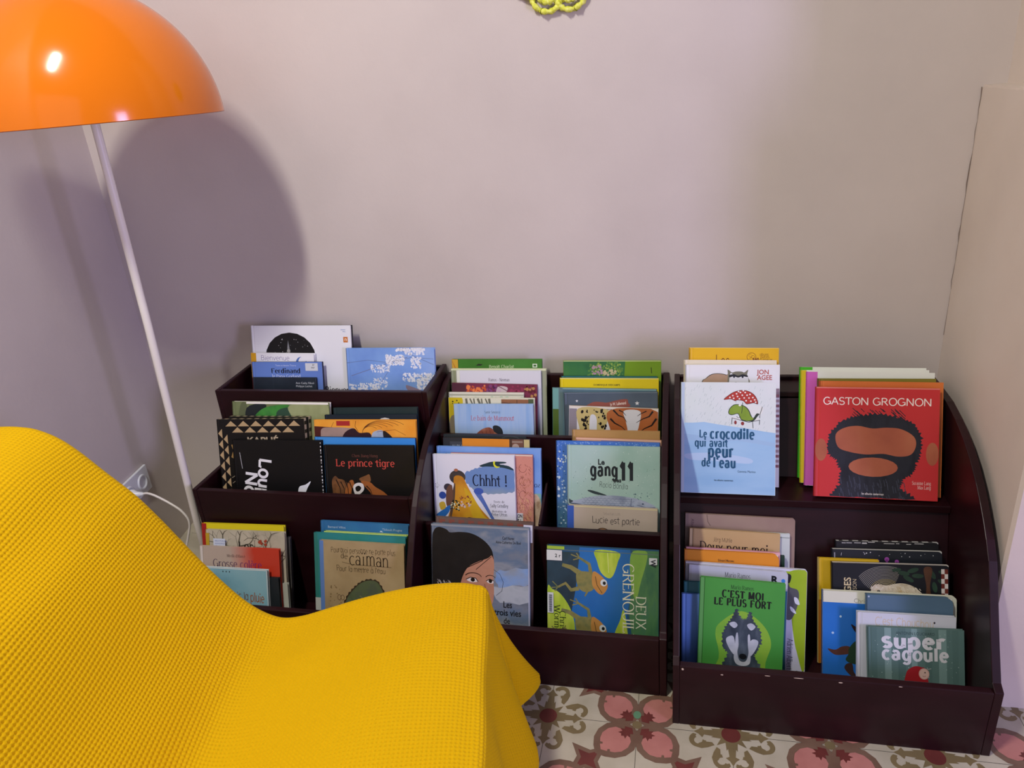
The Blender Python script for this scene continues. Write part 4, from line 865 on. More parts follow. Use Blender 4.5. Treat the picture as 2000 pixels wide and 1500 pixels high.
def art(a):
    a.dashes(120, .80, .1, .985, 1.1, .02, .03, .004, '#8a4a3a', 5); a.dashes(90, .80, .2, .985, 1.1, -.02, .03, .004, '#a86a4a', 6); a.dashes(70, .82, .5, .985, 1.1, .015, .035, .006, '#d6a878', 7); a.rect(0, 0, .998, .014, '#e4d6c4')
    for k in range(5): a.line(A(.88, .16 + k * .16, .045, .05, k * 40, k * 40 + 250, 10), .004, '#7a3f38')
bk = book('pinkF4', 'salmon-pink picture book with scribbled pattern showing at the right of the tower one', wash(['#c27a6c', '#cf8c7c', '#c98a78'], 12), art=art)
sticker(bk, .76, .70, .875, .82, '#dcdcda', [(('ON', .81, .755, .06, '#1c2030'), dict(bold=.03, width=.055)), (('S !', .81, .81, .055, '#1c2030'), dict(bold=.03, width=.04))])
def art(a):
    a.rect(0, 0, .02, 1.2, '#c9cad8')
    SKY = blend('#6a8cc0', '#b5b88c', .185, .125, 'Z', wob=.03)
    a.fuzz([(.40, .22), (.50, .18), (.60, .15), (.75, .12), (.9, .13), (.995, .17), (.995, .43), (.85, .46), (.7, .47), (.58, .45), (.47, .40), (.40, .32)], SKY, .015, 4, 2)
    a.blob([(.58, .13), (.66, .10), (.74, .08), (.88, .08), (.9, .095), (.82, .11), (.93, .13), (.99, .18), (.85, .15), (.68, .14), (.60, .145)], '#1f3a44')
    a.blob([(.745, .085), (.77, .075), (.765, .11), (.79, .135), (.825, .14), (.785, .155), (.752, .13)], '#d9dc30')
    a.text('Chhht !', .485, .375, .185, '#12203c', 'serif', wv=.12, wh=.045, width=.43)
    a.ell(.30, .275, .10, .085, wash(['#2b2c36', '#4a4038'], 40)); a.ell(.285, .19, .026, .018, '#a4664a')
    TW = wash(['#a86820', '#c88a24', '#d8a42a'], 14)
    a.blob([(.26, .27), (.36, .27), (.43, .40), (.55, .62), (.70, .80), (.74, .9), (.18, .9), (.22, .6), (.25, .4)], TW); a.blob([(.38, .4), (.5, .54), (.6, .72), (.7, .82), (.5, .8), (.42, .56)], wash(['#d8b428', '#cda224'], 30))
    a.blob([(.25, .38), (.27, .36), (.255, .55), (.21, .75), (.19, .8), (.2, .6)], '#5a4436')
    a.blob([(.5, .45), (.56, .44), (.60, .50), (.68, .66), (.76, .82), (.73, .82), (.6, .60)], '#5570b4'); a.ell(.555, .44, .06, .04, '#3f5cae'); a.ell(.175, .40, .05, .045, '#3a3440'); a.blob([(.16, .42), (.23, .38), (.22, .62), (.15, .62)], '#6c4a3a'); a.ell(.105, .50, .045, .045, '#2f4a94')
    a.blob([(.02, .74), (.1, .68), (.19, .62), (.18, .7), (.10, .78), (.04, .78)], '#2a6cb8'); a.blob([(.06, .6), (.12, .58), (.14, .65), (.08, .68)], '#c9a83a')
    a.dots(30, .20, .56, .32, .68, .010, '#2c3020', 3); a.dots(16, .2, .58, .31, .68, .008, '#d6d8b4', 4); a.dots(26, .32, .5, .46, .62, .010, '#8f4a30', 5); a.dots(10, .33, .56, .46, .64, .012, '#d6c0b8', 6)
    a.blob([(.36, .80), (.42, .76), (.5, .78), (.54, .82), (.37, .83)], '#2c1e10'); a.dots(24, .02, .34, .08, .42, .003, '#4a4c58', 8)
    a.text('Texte de', .80, .575, .036, '#3a3c48', 'serif', 'c', wv=.08, wh=.04); a.text('Sally Grindley', .80, .63, .055, '#3a3c48', 'serif', 'c', wv=.08, wh=.04, width=.22); a.text('illustrations de', .80, .69, .034, '#3a3c48', 'serif', 'c', wv=.08, wh=.04, width=.18); a.text('Peter Utton', .80, .735, .052, '#3a3c48', 'serif', 'c', wv=.08, wh=.04, width=.19)
book('chhht', 'white picture book with an ochre tower under a blue night cloud and yellow moon', '#dcdde6', art=art, spine='#c9cad8')
book('tan', 'plain tan book behind the salmon-edged and blue ones, right of the middle tray', wash(['#a8824a', '#b8935a'], 8), page='#c8a070', back='#b58c56')
book('salmon', 'thin pale salmon-edged book between the tan and blue ones', '#c8987a', page='#e4c8b0', art=lambda a: (a.rect(0, 0, .998, .02, '#e0b496'), a.rect(.3, .022, .8, .04, '#8a7a98')))
def art(a):
    a.dots(90, .01, .0, .99, .05, .006, '#7ea4d8', 3); a.dots(50, .01, .1, .10, 1.0, .008, '#a8c4d8', 4); a.dots(60, .005, .05, .10, 1.0, .006, '#274a78', 5); a.dots(14, .02, .1, .1, 1.0, .012, '#c9d8e0', 9)
book('blueG3', 'speckled blue picture book behind the pale aqua fish one', blend('#3f72c4', '#44708c', .24, .10, 'Z'), art=art, spine='#3c68a8')
def art(a):
    INK = '#182226'
    a.dots(110, .03, .03, .98, .78, .005, '#bcd4cc', 3); a.dots(60, .05, .2, .98, .75, .004, '#6c8c84', 4)
    a.text('Le', .335, .205, .085, INK, bold=.035, sx=.9); a.text('gang', .255, .33, .20, INK, 'serif', wv=.20, wh=.12, serif=.06, width=.31); a.text('11', .575, .375, .27, INK, 'serif', wv=.24, wh=.16, serif=.10, width=.17); a.text('des', .50, .395, .065, INK, bold=.04)
    a.text('Rocio Bonilla', .35, .455, .085, '#2f3a3c', 'hand', wv=.05, wh=.05, jit=.05, width=.31, rot=3)
    FI = wash(['#8c9ab4', '#a3b0c4', '#7f8ca4'], 26)
    fish = [(.02, .62), (.10, .61), (.2, .58), (.32, .555), (.46, .545), (.6, .55), (.75, .57), (.88, .61), (.96, .66), (.9, .70), (.78, .715), (.6, .70), (.42, .695), (.26, .685), (.14, .655), (.03, .64)]
    a.blob([(u, v + .012) for u, v in fish], '#4a5468'); a.blob(fish, FI); a.blob([(.22, .50), (.27, .495), (.42, .54), (.40, .548), (.30, .535)], '#2c3c40'); a.blob([(.015, .60), (.035, .61), (.06, .625), (.02, .645)], '#3a4850')
    rn = random.Random(2)
    for r_ in range(5):
        for k in range(13): a.line(A(.18 + k * .042 + .02 * (r_ % 2), .575 + r_ * .024, .02, .012, 0, 180, 5), .0028, '#5f6c88')
    a.line([(.70, .57), (.69, .63), (.70, .70)], .004, '#5f6c88'); a.line([(.76, .64), (.86, .665), (.95, .66)], .004, '#5f6c88'); a.ell(.82, .625, .012, .008, '#4a5570', n=8); a.dots(8, .72, .5, .95, .58, .007, '#5f7f88', 8)
book('gang', 'pale aqua picture book with bold black title above a long grey fish', wash(['#8fb8ac', '#a3c4ba', '#b0cac4'], 6), art=art, spine='#b5cec6')
def art(a):
    a.rect(0, 0, .075, 1, '#3a5fb4'); a.rect(.075, 0, .998, .012, '#d8d09c'); a.text('Sebastian Loth', .50, .09, .042, '#8a7f78', 'serif', 'c', wv=.06, wh=.04, width=.19)
    a.text('Lucie est partie', .545, .19, .10, '#3f3a3c', 'hand', 'c', wv=.07, wh=.065, jit=.07, width=.53)
    a.ell(.40, .325, .095, .085, '#4a3a30'); a.ell(.40, .33, .09, .08, '#c08850'); a.ell(.34, .33, .03, .03, '#d0ae84')
book('lucie', 'low beige picture book with blue spine and thin handwritten title', wash(['#b5a796', '#bfb2a2'], 8), spine='#3a5fb4', art=art, page='#ddd6b0')

# ---- middle rack, bottom tray
def art(a):
    for k in range(9): a.rect(.04 + k * .1, .02, .10 + k * .1, .06, '#7a4438'); a.rect(.07 + k * .1, .045, .14 + k * .1, .06, '#56504c')
bk = book('brownH', 'brick-brown picture book with white top corner just behind the portrait one', wash(['#5c4a42', '#6a564c'], 10), art=art, page='#8a7c6c')
sticker(bk, .905, .025, .995, .2, '#c9c9d4')
def art(a):
    a.rect(.0, .0, .998, .02, '#8a9096')
    a.fuzz([(.66, .46), (.8, .42), (.99, .40), (.99, .56), (.85, .58), (.72, .62), (.66, .56)], wash(['#4f7ab4', '#7f9cc4', '#8a949e'], 12, stretch=(1, 1, 2)), .02, 3, 2); a.fuzz([(.60, .62), (.75, .60), (.99, .57), (.99, .74), (.7, .76)], wash(['#8f979e', '#a9b0b5', '#7d858e'], 12), .02, 3, 3)
    HAIR = wash(['#141414', '#1f1e1e'], 30); SK = wash(['#a8765c', '#b5846a', '#9c6a52'], 10)
    a.blob([(.24, .66), (.28, .52), (.36, .42), (.46, .34), (.60, .29), (.635, .28), (.645, .40), (.635, .52), (.64, .66), (.62, .78), (.56, .84), (.46, .82), (.38, .72)], SK)
    a.blob([(.03, .07), (.08, .03), (.16, .05), (.20, .08), (.30, .07), (.42, .08), (.54, .14), (.62, .23), (.64, .33), (.62, .29), (.58, .32), (.48, .36), (.38, .42), (.32, .52), (.28, .66), (.24, .78), (.06, .84), (.01, .84), (.01, .2)], HAIR)
    a.line([(.60, .27), (.52, .35), (.42, .40), (.34, .44)], .008, '#1a1614'); a.line([(.62, .30), (.55, .36), (.46, .44)], .006, '#1a1614'); a.line([(.36, .42), (.31, .52), (.27, .62)], .008, '#1a1614')
    a.line([(.64, .43), (.70, .47), (.735, .55), (.72, .64), (.66, .69)], .004, '#3a3a44')
    a.line(A(.43, .52, .085, .045, 200, 350, 10), .010, '#2a1a14', .006); a.line(A(.605, .52, .05, .03, 200, 350, 8), .008, '#2a1a14', .005)
    a.blob([(.36, .545), (.40, .525), (.45, .53), (.475, .56), (.43, .57), (.39, .565)], '#d6cfc8'); a.ell(.425, .545, .022, .02, '#17120f'); a.line([(.355, .545), (.40, .522), (.455, .528), (.48, .562)], .008, '#1c120e')
    a.blob([(.565, .55), (.60, .53), (.632, .545), (.63, .57), (.59, .57)], '#d6cfc8'); a.ell(.605, .548, .018, .019, '#17120f'); a.line([(.56, .55), (.60, .527), (.635, .543)], .007, '#1c120e')
    a.line([(.545, .58), (.56, .66), (.545, .71), (.575, .725)], .006, '#7a4c3a')
    a.dashes(80, .05, .55, .2, .75, .03, .05, .003, '#b8b4ac', 4)
    a.text('Carl Norac', .79, .125, .045, '#23262c', 'sans', 'c', bold=.01, width=.12); a.text('Anne-Catherine De Boel', .79, .165, .04, '#23262c', 'sans', 'c', bold=.01, width=.25)
    TX = '#1c2026'
    a.text('Les', .775, .805, .09, TX, 'sans', 'c', bold=.02, width=.09); a.text('trois vies', .775, .885, .09, TX, 'sans', 'c', bold=.02, width=.27); a.text('de', .765, .965, .085, TX, 'sans', 'c', bold=.01, width=.065); a.text('Petite', .77, 1.05, .105, TX, 'sans', 'c', bold=.03, width=.21); a.text('Perle', .77, 1.15, .105, TX, 'sans', 'c', bold=.03, width=.2)
    a.rect(.985, .02, .998, 1.4, '#a6acc0')
book('girl', 'grey cloudy picture book with a painted dark-haired girl, partly behind the throw', wash(['#565d68', '#737b86', '#5f7288', '#858c94', '#6b737e'], 9, 6, stretch=(1, 1, 1.8)), art=art, spine='#2c2f34')
def art(a):
    DG = wash(['#1f3038', '#2c4450', '#243a2e'], 9); LI = wash(['#8fae2c', '#a8c03c', '#bccb52'], 16, stretch=(3, 1, 1)); BL = wash(['#1f5f9c', '#2a70b0'], 8)
    a.poly([(.30, .0), (.75, .0), (.78, .3), (.72, .6), (.72, 1.1), (.30, 1.1), (.20, .6)], BL); a.poly([(0, .05), (.3, .05), (.26, .4), (.22, .62), (.30, 1.05), (0, 1.05)], DG)
    a.poly([(.77, .0), (.998, .0), (.998, 1.1), (.80, 1.1), (.74, .6), (.76, .3)], wash(['#2f5f48', '#4a7a4c', '#3a6a5c'], 10, stretch=(3, 1, 1))); a.blob([(.76, .03), (.90, .02), (.84, .3), (.80, .45), (.755, .3)], wash(['#6a9a3c', '#86ae4a'], 20))
    a.blob([(.44, .02), (.65, .03), (.64, .12), (.60, .24), (.555, .27), (.49, .22), (.455, .12)], LI); a.line([(.55, .04), (.56, .22)], .006, '#c9d67a')
    a.blob([(.0, .42), (.05, .405), (.12, .44), (.2, .55), (.245, .68), (.26, .8), (.30, .9), (.28, 1.1), (0, 1.1)], LI); a.blob([(.69, .55), (.66, .65), (.62, .75), (.58, .9), (.56, 1.1), (.75, 1.1), (.72, .7)], LI); a.rect(0, 0, .16, .035, '#9ab83a')
    a.rect(0, .03, .998, .036, '#5a6c6c')
    FR = wash(['#6a6a3c', '#85804a', '#5c6a44'], 30); FH = wash(['#a8783a', '#bf8c44'], 40)
    for (ox, oy) in ((0, 0), (-.01, .42)):
        a.blob([(.27 + ox, .24 + oy), (.34 + ox, .22 + oy), (.42 + ox, .235 + oy), (.44 + ox, .30 + oy), (.42 + ox, .385 + oy), (.34 + ox, .41 + oy), (.28 + ox, .36 + oy)], FR)
        a.blob([(.42 + ox, .22 + oy), (.47 + ox, .235 + oy), (.52 + ox, .28 + oy), (.55 + ox, .33 + oy), (.54 + ox, .38 + oy), (.50 + ox, .425 + oy), (.45 + ox, .40 + oy), (.41 + ox, .33 + oy)], FH)
        a.ell(.515 + ox, .315 + oy, .03, .032, '#c9d2cc'); a.ell(.520 + ox, .318 + oy, .014, .016, '#1c1c16'); a.line([(.44 + ox, .26 + oy), (.455 + ox, .34 + oy), (.50 + ox, .41 + oy)], .006, '#5c4424')
        a.line([(.30 + ox, .24 + oy), (.22 + ox, .19 + oy), (.14 + ox, .17 + oy)], .05, FR, .03); a.line([(.40 + ox, .235 + oy), (.385 + ox, .15 + oy), (.30 + ox, .10 + oy)], .035, FR, .02); a.line([(.30 + ox, .10 + oy), (.22 + ox, .07 + oy)], .010, FR)
        a.line([(.30 + ox, .10 + oy), (.24 + ox, .12 + oy)], .010, FR); a.line([(.30 + ox, .10 + oy), (.27 + ox, .055 + oy)], .010, FR)
        a.line([(.29 + ox, .38 + oy), (.22 + ox, .40 + oy), (.17 + ox, .34 + oy), (.1 + ox, .38 + oy)], .04, FR, .02)
        for d in ((.05, .33), (.04, .39), (.07, .42)): a.line([(.1 + ox, .38 + oy), (d[0] + ox, d[1] + oy)], .010, FR)
        a.line([(.37 + ox, .40 + oy), (.345 + ox, .45 + oy)], .02, FR, .01)
    a.text('GRENOUILLES', .685, .125, .135, '#d9dcc0', 'serif', rot=90, wv=.09, wh=.035, width=.86); a.text('DEUX', .80, .42, .125, '#d3d8bc', 'serif', rot=90, wv=.09, wh=.035, width=.30)
    a.text('Chris', .115, .60, .075, '#2c3c1c', 'serif', rot=90, wv=.09, wh=.04, width=.19); a.text('Wormell', .065, .55, .075, '#2c3c1c', 'serif', rot=90, wv=.09, wh=.04, width=.30)
bk = book('frogs', 'sideways blue and green picture book of two frogs among lily leaves', '#27506c', spine='#3c5c3c', art=art)
sticker(bk, .0, .035, .14, .13, '#ced2cc', [(('2 r', .075, .10, .045, '#2c3030'), dict(bold=.02))]); sticker(bk, .915, .06, .985, .12, '#c9d0d2', [(('W', .93, .075, .06, '#1c2430'), dict(rot=90, bold=.03))])
s_ = sticker(bk, .005, .43, .06, .62, '#c3cac6', [], 'barcode_label'); bo, bf = bk
m = MB()
for k in range(22): z = bf.h - (.45 + k * .0072) * bf.w; m.box((.02 * bf.w, -.0052, z), (.048 * bf.w, -.0050, z - .0072 * bf.w * (.3 if k % 3 else .6)), mat('#4a5258'))
m.build('barcode', s_)

# ---- right rack, deck
def art(a):
    a.rect(0, 0, .998, .006, '#e8cc70'); a.text('Les', .30, .225, .20, '#6a3c10', 'hand', wv=.07, wh=.05, width=.16); a.ell(.50, .185, .014, .014, '#6a3c10', n=8)
    INK = '#7a4a14'
    a.line(A(.70, .105, .05, .048, 0, 360, 16), .005, INK); a.line(A(.69, .09, .02, .018, 0, 300, 8), .003, INK); a.line(A(.715, .105, .02, .018, 90, 400, 8), .003, INK); a.line(A(.70, .13, .02, .018, 0, 300, 8), .003, INK); a.rect(.715, .115, .78, .165, INK); a.dots(10, .72, .12, .775, .16, .006, '#c9941e', 3)
    a.text('albums', .79, .09, .045, INK, 'hand', wv=.07, wh=.06, jit=.06, width=.1); a.text('petits', .80, .12, .045, INK, 'hand', wv=.07, wh=.06, jit=.06, width=.1); a.text('curieux', .79, .15, .045, INK, 'hand', wv=.07, wh=.06, jit=.06, width=.14)
book('yellowJ', 'golden-yellow picture book, rearmost on the left of the right rack deck', '#dcae18', spine='#c89a14', art=art, back='#9a5a30')
book('creamJ', 'thin cream book showing only its left edge and top beside the golden one', '#dcd4bc', spine='#e2dabf')
def art(a):
    GR = wash(['#6a6a5a', '#7c7a68'], 30); TN = wash(['#a08468', '#b3957a'], 14)
    a.blob([(.17, .22), (.22, .15), (.28, .105), (.36, .095), (.44, .11), (.47, .14), (.47, .6), (.15, .6)], '#4c4a40'); a.blob([(.18, .22), (.225, .155), (.285, .112), (.36, .102), (.435, .117), (.465, .145), (.465, .6), (.16, .6)], TN)
    a.blob([(.455, .055), (.50, .085), (.54, .075), (.60, .075), (.63, .085), (.67, .055), (.66, .11), (.68, .16), (.69, .22), (.69, .6), (.46, .6), (.455, .12)], GR); a.blob([(.475, .13), (.52, .115), (.565, .13), (.61, .115), (.66, .13), (.675, .2), (.67, .6), (.47, .6)], '#d6d9dc'); a.blob([(.47, .115), (.52, .105), (.565, .12), (.615, .105), (.665, .12), (.66, .135), (.61, .128), (.565, .142), (.52, .128), (.475, .14)], '#26282c')
    a.ell(.522, .13, .012, .016, '#1c2030', n=10); a.ell(.612, .133, .012, .014, '#1c2030', n=10)
    a.line([(.50, .2), (.505, .215)], .006, '#4a4c50'); a.line([(.53, .195), (.55, .195)], .006, '#4a4c50'); a.line([(.58, .197), (.60, .197)], .006, '#4a4c50')
    a.text('JON', .765, .105, .072, '#b0564c', bold=.02, width=.12); a.text('AGEE', .765, .165, .072, '#b0564c', bold=.02, width=.155)
    a.rect(.95, .26, .998, .36, '#9a8a8c')
    for k in range(16): a.rect(.955, .27 + k * .055, .998, .30 + k * .055, '#94646a' if k % 2 else '#b09a9c')
book('agee', 'white picture book with brown and grey furry animals peeping over the rainy one', '#dfe2e4', art=art, spine='#d6d8d4')
def art(a):
    a.dashes(150, .03, .02, .98, .60, -.012, .03, .0028, '#a9bcbc', 3)
    SEA = wash(['#86b4dc', '#9ac2e4', '#a8cbe8'], 7, stretch=(.6, 1, 2))
    a.poly([(.0, .45), (.12, .45), (.25, .44), (.40, .465), (.55, .485), (.7, .505), (.85, .53), (.998, .55), (.998, 1.3), (.0, 1.3)], SEA); a.poly([(.0, .57), (.3, .60), (.6, .585), (.998, .66), (.998, .7), (.6, .64), (.3, .66), (0, .64)], '#9dbfe0'); a.blob([(.05, .80), (.3, .78), (.55, .80), (.75, .84), (.72, .89), (.4, .87), (.1, .86)], '#b4cdea')
    a.rect(.0, .0, .035, 1.3, '#b4c6da')
    INK = '#2c3a30'
    for (p) in ([(.70, .245), (.86, .265)], [(.70, .275), (.85, .29)], [(.71, .30), (.845, .32)]): a.line(p, .004, INK)
    a.blob([(.66, .25), (.86, .265), (.835, .36), (.72, .34)], '#dfe3e0'); a.line([(.86, .265), (.835, .35), (.83, .46)], .006, INK); a.blob([(.54, .40), (.72, .43), (.83, .41), (.80, .38), (.56, .38)], '#e2e6e2'); a.line([(.54, .39), (.72, .435), (.835, .41)], .006, INK); a.line([(.545, .39), (.54, .46)], .006, INK); a.line([(.76, .43), (.765, .50)], .006, INK)
    GN = wash(['#76942c', '#86a43a'], 30)
    a.blob([(.505, .34), (.515, .29), (.56, .245), (.62, .24), (.68, .26), (.72, .30), (.75, .37), (.77, .385), (.80, .34), (.83, .345), (.81, .37), (.77, .42), (.70, .425), (.64, .41), (.62, .37), (.60, .345), (.54, .36)], INK); a.blob([(.512, .338), (.522, .293), (.562, .252), (.62, .247), (.675, .266), (.712, .305), (.742, .373), (.77, .393), (.75, .412), (.70, .418), (.645, .403), (.628, .37), (.605, .338), (.545, .352)], GN)
    a.ell(.625, .25, .014, .012, '#e6e8dc', n=10); a.line([(.655, .22), (.645, .34)], .006, INK); a.line(A(.61, .37, .015, .02, 0, 180, 6), .005, INK); a.ell(.58, .44, .014, .022, '#8a3434', n=10); a.ell(.655, .45, .018, .02, '#8a3434', n=10)
    a.blob([(.455, .19), (.50, .145), (.56, .105), (.63, .085), (.70, .09), (.76, .12), (.80, .17), (.815, .235), (.77, .225), (.72, .235), (.69, .235), (.66, .205), (.60, .195), (.575, .205), (.53, .185)], '#6a2420'); a.blob([(.465, .186), (.505, .15), (.56, .111), (.63, .091), (.70, .096), (.755, .124), (.793, .172), (.808, .226), (.77, .218), (.72, .228), (.69, .228), (.66, .199), (.60, .189), (.575, .197), (.53, .179)], '#b03a30')
    rn = random.Random(6)
    for (u, v) in ((.52, .165), (.55, .145), (.56, .175), (.59, .125), (.60, .155), (.62, .18), (.63, .11), (.65, .14), (.67, .17), (.68, .11), (.69, .20), (.70, .14), (.72, .17), (.73, .13), (.74, .205), (.76, .165), (.78, .19), (.66, .09), (.61, .1), (.79, .215)): a.ell(u, v, .0095, .009, '#e9e3df', n=8)
    TX = '#1f5478'
    a.text('Le', .20, .61, .115, TX, 'serif', wv=.2, wh=.08, serif=.06, width=.085); a.text('crocodile', .315, .62, .15, TX, 'serif', wv=.22, wh=.09, serif=.05, width=.475)
    a.text('qui avait', .15, .712, .125, TX, 'serif', wv=.17, wh=.08, serif=.05, width=.36); a.text('peur', .295, .825, .185, TX, 'serif', wv=.22, wh=.09, serif=.05, width=.28); a.text("de", .225, .93, .125, TX, 'serif', wv=.19, wh=.08, serif=.05, width=.1); a.text("l'eau", .35, .94, .155, TX, 'serif', wv=.22, wh=.09, serif=.05, width=.245)
    a.text('Gemma Merino', .795, .99, .036, '#5a7894', align='r', width=.19); a.text('les albums casterman', .46, 1.09, .026, '#2c4a64', align='c', width=.2, bold=.01)
book('croc', 'rainy pale picture book with red spotted umbrella over a blue sea, front of the deck', wash(['#cfdcd8', '#d6e0e0', '#dde2e4'], 7), spine='#bccbd4', art=art)
WH = '#dfe3da'
book('K1', 'white picture book with a bright green spine, rearmost of the right-hand deck stack', WH, spine='#3fae1c', art=lambda a: a.rect(0, 0, .10, 1.2, '#46b41e'))
book('K2', 'white picture book with a yellow spine between the green-spined and pink-spined ones', WH, spine='#d6d81c', art=lambda a: a.rect(0, 0, .04, 1.2, '#d8c81e'))
book('K3', 'white picture book with a magenta spine in the right-hand deck stack', WH, spine='#c656b4', art=lambda a: a.rect(0, 0, .085, 1.2, '#cc62ba'))
book('K4', 'thin olive-brown picture book between the magenta-spined and orange ones', '#7a7424', spine='#6a5a20', back='#5c5a1c')
book('K5', 'orange picture book edging out behind the red one on the deck', wash(['#c8682c', '#d07434'], 8), spine='#b85a24')
def art(a):
    a.rect(0, 0, .012, 1.2, '#b02c2c'); a.rect(0, 0, .998, .012, '#d47a6c')
    a.text('GASTON GROGNON', .50, .155, .088, '#ece4dc', 'hand', 'c', wv=.085, wh=.085, width=.88)
    FUR = wash(['#15161c', '#22242c', '#1c1e26'], 24, stretch=(2, 1, .6)); SKN = wash(['#9a5038', '#a85c40', '#b06848'], 10)
    a.fuzz([(.10, .52), (.13, .40), (.22, .30), (.36, .25), (.52, .235), (.68, .26), (.80, .31), (.86, .42), (.86, .55), (.82, .66), (.80, .74), (.72, .80), (.70, .88), (.83, .97), (.13, .97), (.21, .86), (.22, .74), (.18, .64), (.12, .6)], FUR, .022, 9, 4)
    a.blob([(.17, .42), (.24, .36), (.35, .34), (.47, .36), (.58, .35), (.70, .36), (.80, .42), (.82, .50), (.78, .58), (.68, .60), (.56, .58), (.42, .59), (.28, .57), (.19, .53)], SKN); a.ell(.48, .70, .20, .085, SKN); a.ell(.05, .56, .05, .10, SKN); a.ell(.95, .57, .05, .10, SKN)
    a.dashes(70, .2, .78, .75, .97, .01, .05, .006, '#3a3e4c', 3); a.dashes(40, .3, .18, .7, .26, .05, .05, .006, '#1c1e26', 5)
    a.text('Suzanne Lang', .945, .84, .042, '#e6c8c0', 'serif', 'r', wv=.08, wh=.05, width=.15); a.text('Max Lang', .945, .878, .042, '#e6c8c0', 'serif', 'r', wv=.08, wh=.05, width=.105); a.text('les albums casterman', .48, .945, .028, '#dcd4d0', align='c', bold=.01, width=.18)
book('gaston', 'red picture book with large dark shaggy shape, front of the right-hand deck stack', '#c12f30', spine='#b02a2c', art=art)

# ---- right rack, tray
book('M1', 'tall mauve-brown picture book, rearmost of the left stack in the right rack tray', wash(['#8a7268', '#967e72', '#9c8676'], 9), art=lambda a: (a.line([(.20, .0), (.21, .07), (.235, .11)], .005, '#5a4840'), a.text('Album', .055, .05, .04, '#5a4444', rot=90), a.rect(0, 0, .03, 1.3, '#86726a')), r=.006)
book('M2', 'white picture book whose right side shows beside the sandy one', wash(['#c2ccc8', '#cdd6d2'], 9), art=lambda a: a.rect(0, .05, .998, .062, '#8f9c98'))
def art(a):
    a.rect(0, 0, .032, 1.4, '#c8b088'); a.rect(.032, 0, .037, 1.4, '#4a3828'); a.text('Jörg Mühle', .27, .135, .066, '#3c2c20', 'hand', wv=.06, wh=.06, width=.21); a.text('Deux pour moi', .12, .262, .17, '#2a1a16', 'serif', wv=.12, wh=.045, width=.76)
book('M3', 'sandy picture book with dark serif title half covered by an orange book', wash(['#b89868', '#c4a678'], 7), art=art)
book('M4d', 'dark green book peeping out at the right behind the orange one', '#1f3c2c', page='#2f5a40')
book('M4', 'thin pink-topped book directly behind the orange one', '#c9939c', page='#dfb0b4', art=lambda a: a.rect(0, 0, .998, .03, '#dcaab0'))
book('M5', 'orange picture book with a clipped corner in the right rack tray', wash(['#d0821e', '#dc8e28'], 7), art=lambda a: (a.rect(0, 0, .03, 1.3, '#cf8030'), a.text('Edouard Manceau', .36, .11, .035, '#5a3410', bold=.03, width=.17)), r=.014)
def art(a):
    a.blob([(.30, .02), (.62, .03), (.86, .02), (.998, .02), (.998, .85), (.93, .7), (.90, .55), (.88, .40), (.86, .3), (.60, .1), (.3, .05)], wash(['#8fae1c', '#a4bf30'], 10)); a.blob([(.72, .07), (.83, .06), (.86, .15), (.93, .18), (.935, .28), (.90, .40), (.86, .44), (.80, .40), (.76, .3), (.70, .2)], '#53545c'); a.blob([(.80, .04), (.87, .05), (.86, .12), (.82, .10)], '#1c1e20')
    for p in ([(.9, .24), (.93, .25), (.945, .3), (.91, .29)], [(.87, .32), (.9, .34), (.92, .38), (.88, .36)]): a.blob(p, '#d4d8e4')
    a.line([(.80, .56), (.835, .60), (.81, .68)], .012, '#b58a6a'); a.text('Adrien Albert', .855, .60, .062, '#3c4050', 'serif', rot=90, wv=.08, wh=.04, width=.27)
    a.blob([(.90, 1.2), (.92, .90), (.96, .88), (.998, .9), (.998, 1.2)], '#16161a'); a.rect(0, 0, .3, .03, '#d4d4da')
book('M6', 'white and lime picture book with grey paw shape, widest in the left tray stack', '#c9cbdc', art=art, page='#d9de90', r=.006)
def art(a):
    a.rect(0, 0, .03, 1.3, '#b8bac2'); a.text('Mario Ramos', .50, .105, .075, '#50525c', 'serif', 'c', wv=.09, wh=.04, width=.26); a.text('R', .835, .125, .105, '#15171c', bold=.05); a.ell(.955, .095, .02, .021, '#3a80cc'); a.rect(.97, .2, .998, 1, '#2a7090'); a.rect(.97, .78, .998, 1.3, '#1c2a24')
book('M7', 'silvery-white picture book with a bold letter and blue dot, behind the green one', wash(['#b9bdca', '#c5c9d4'], 5), art=art, r=.008)
book('M8', 'teal picture book whose strip shows left of the green one', '#2f7484', spine='#2a6c78', page='#4a8c9c')
book('M9', 'plain cornflower-blue book showing only beside the green one at bottom left', wash(['#5a86d0', '#6a94da'], 6))
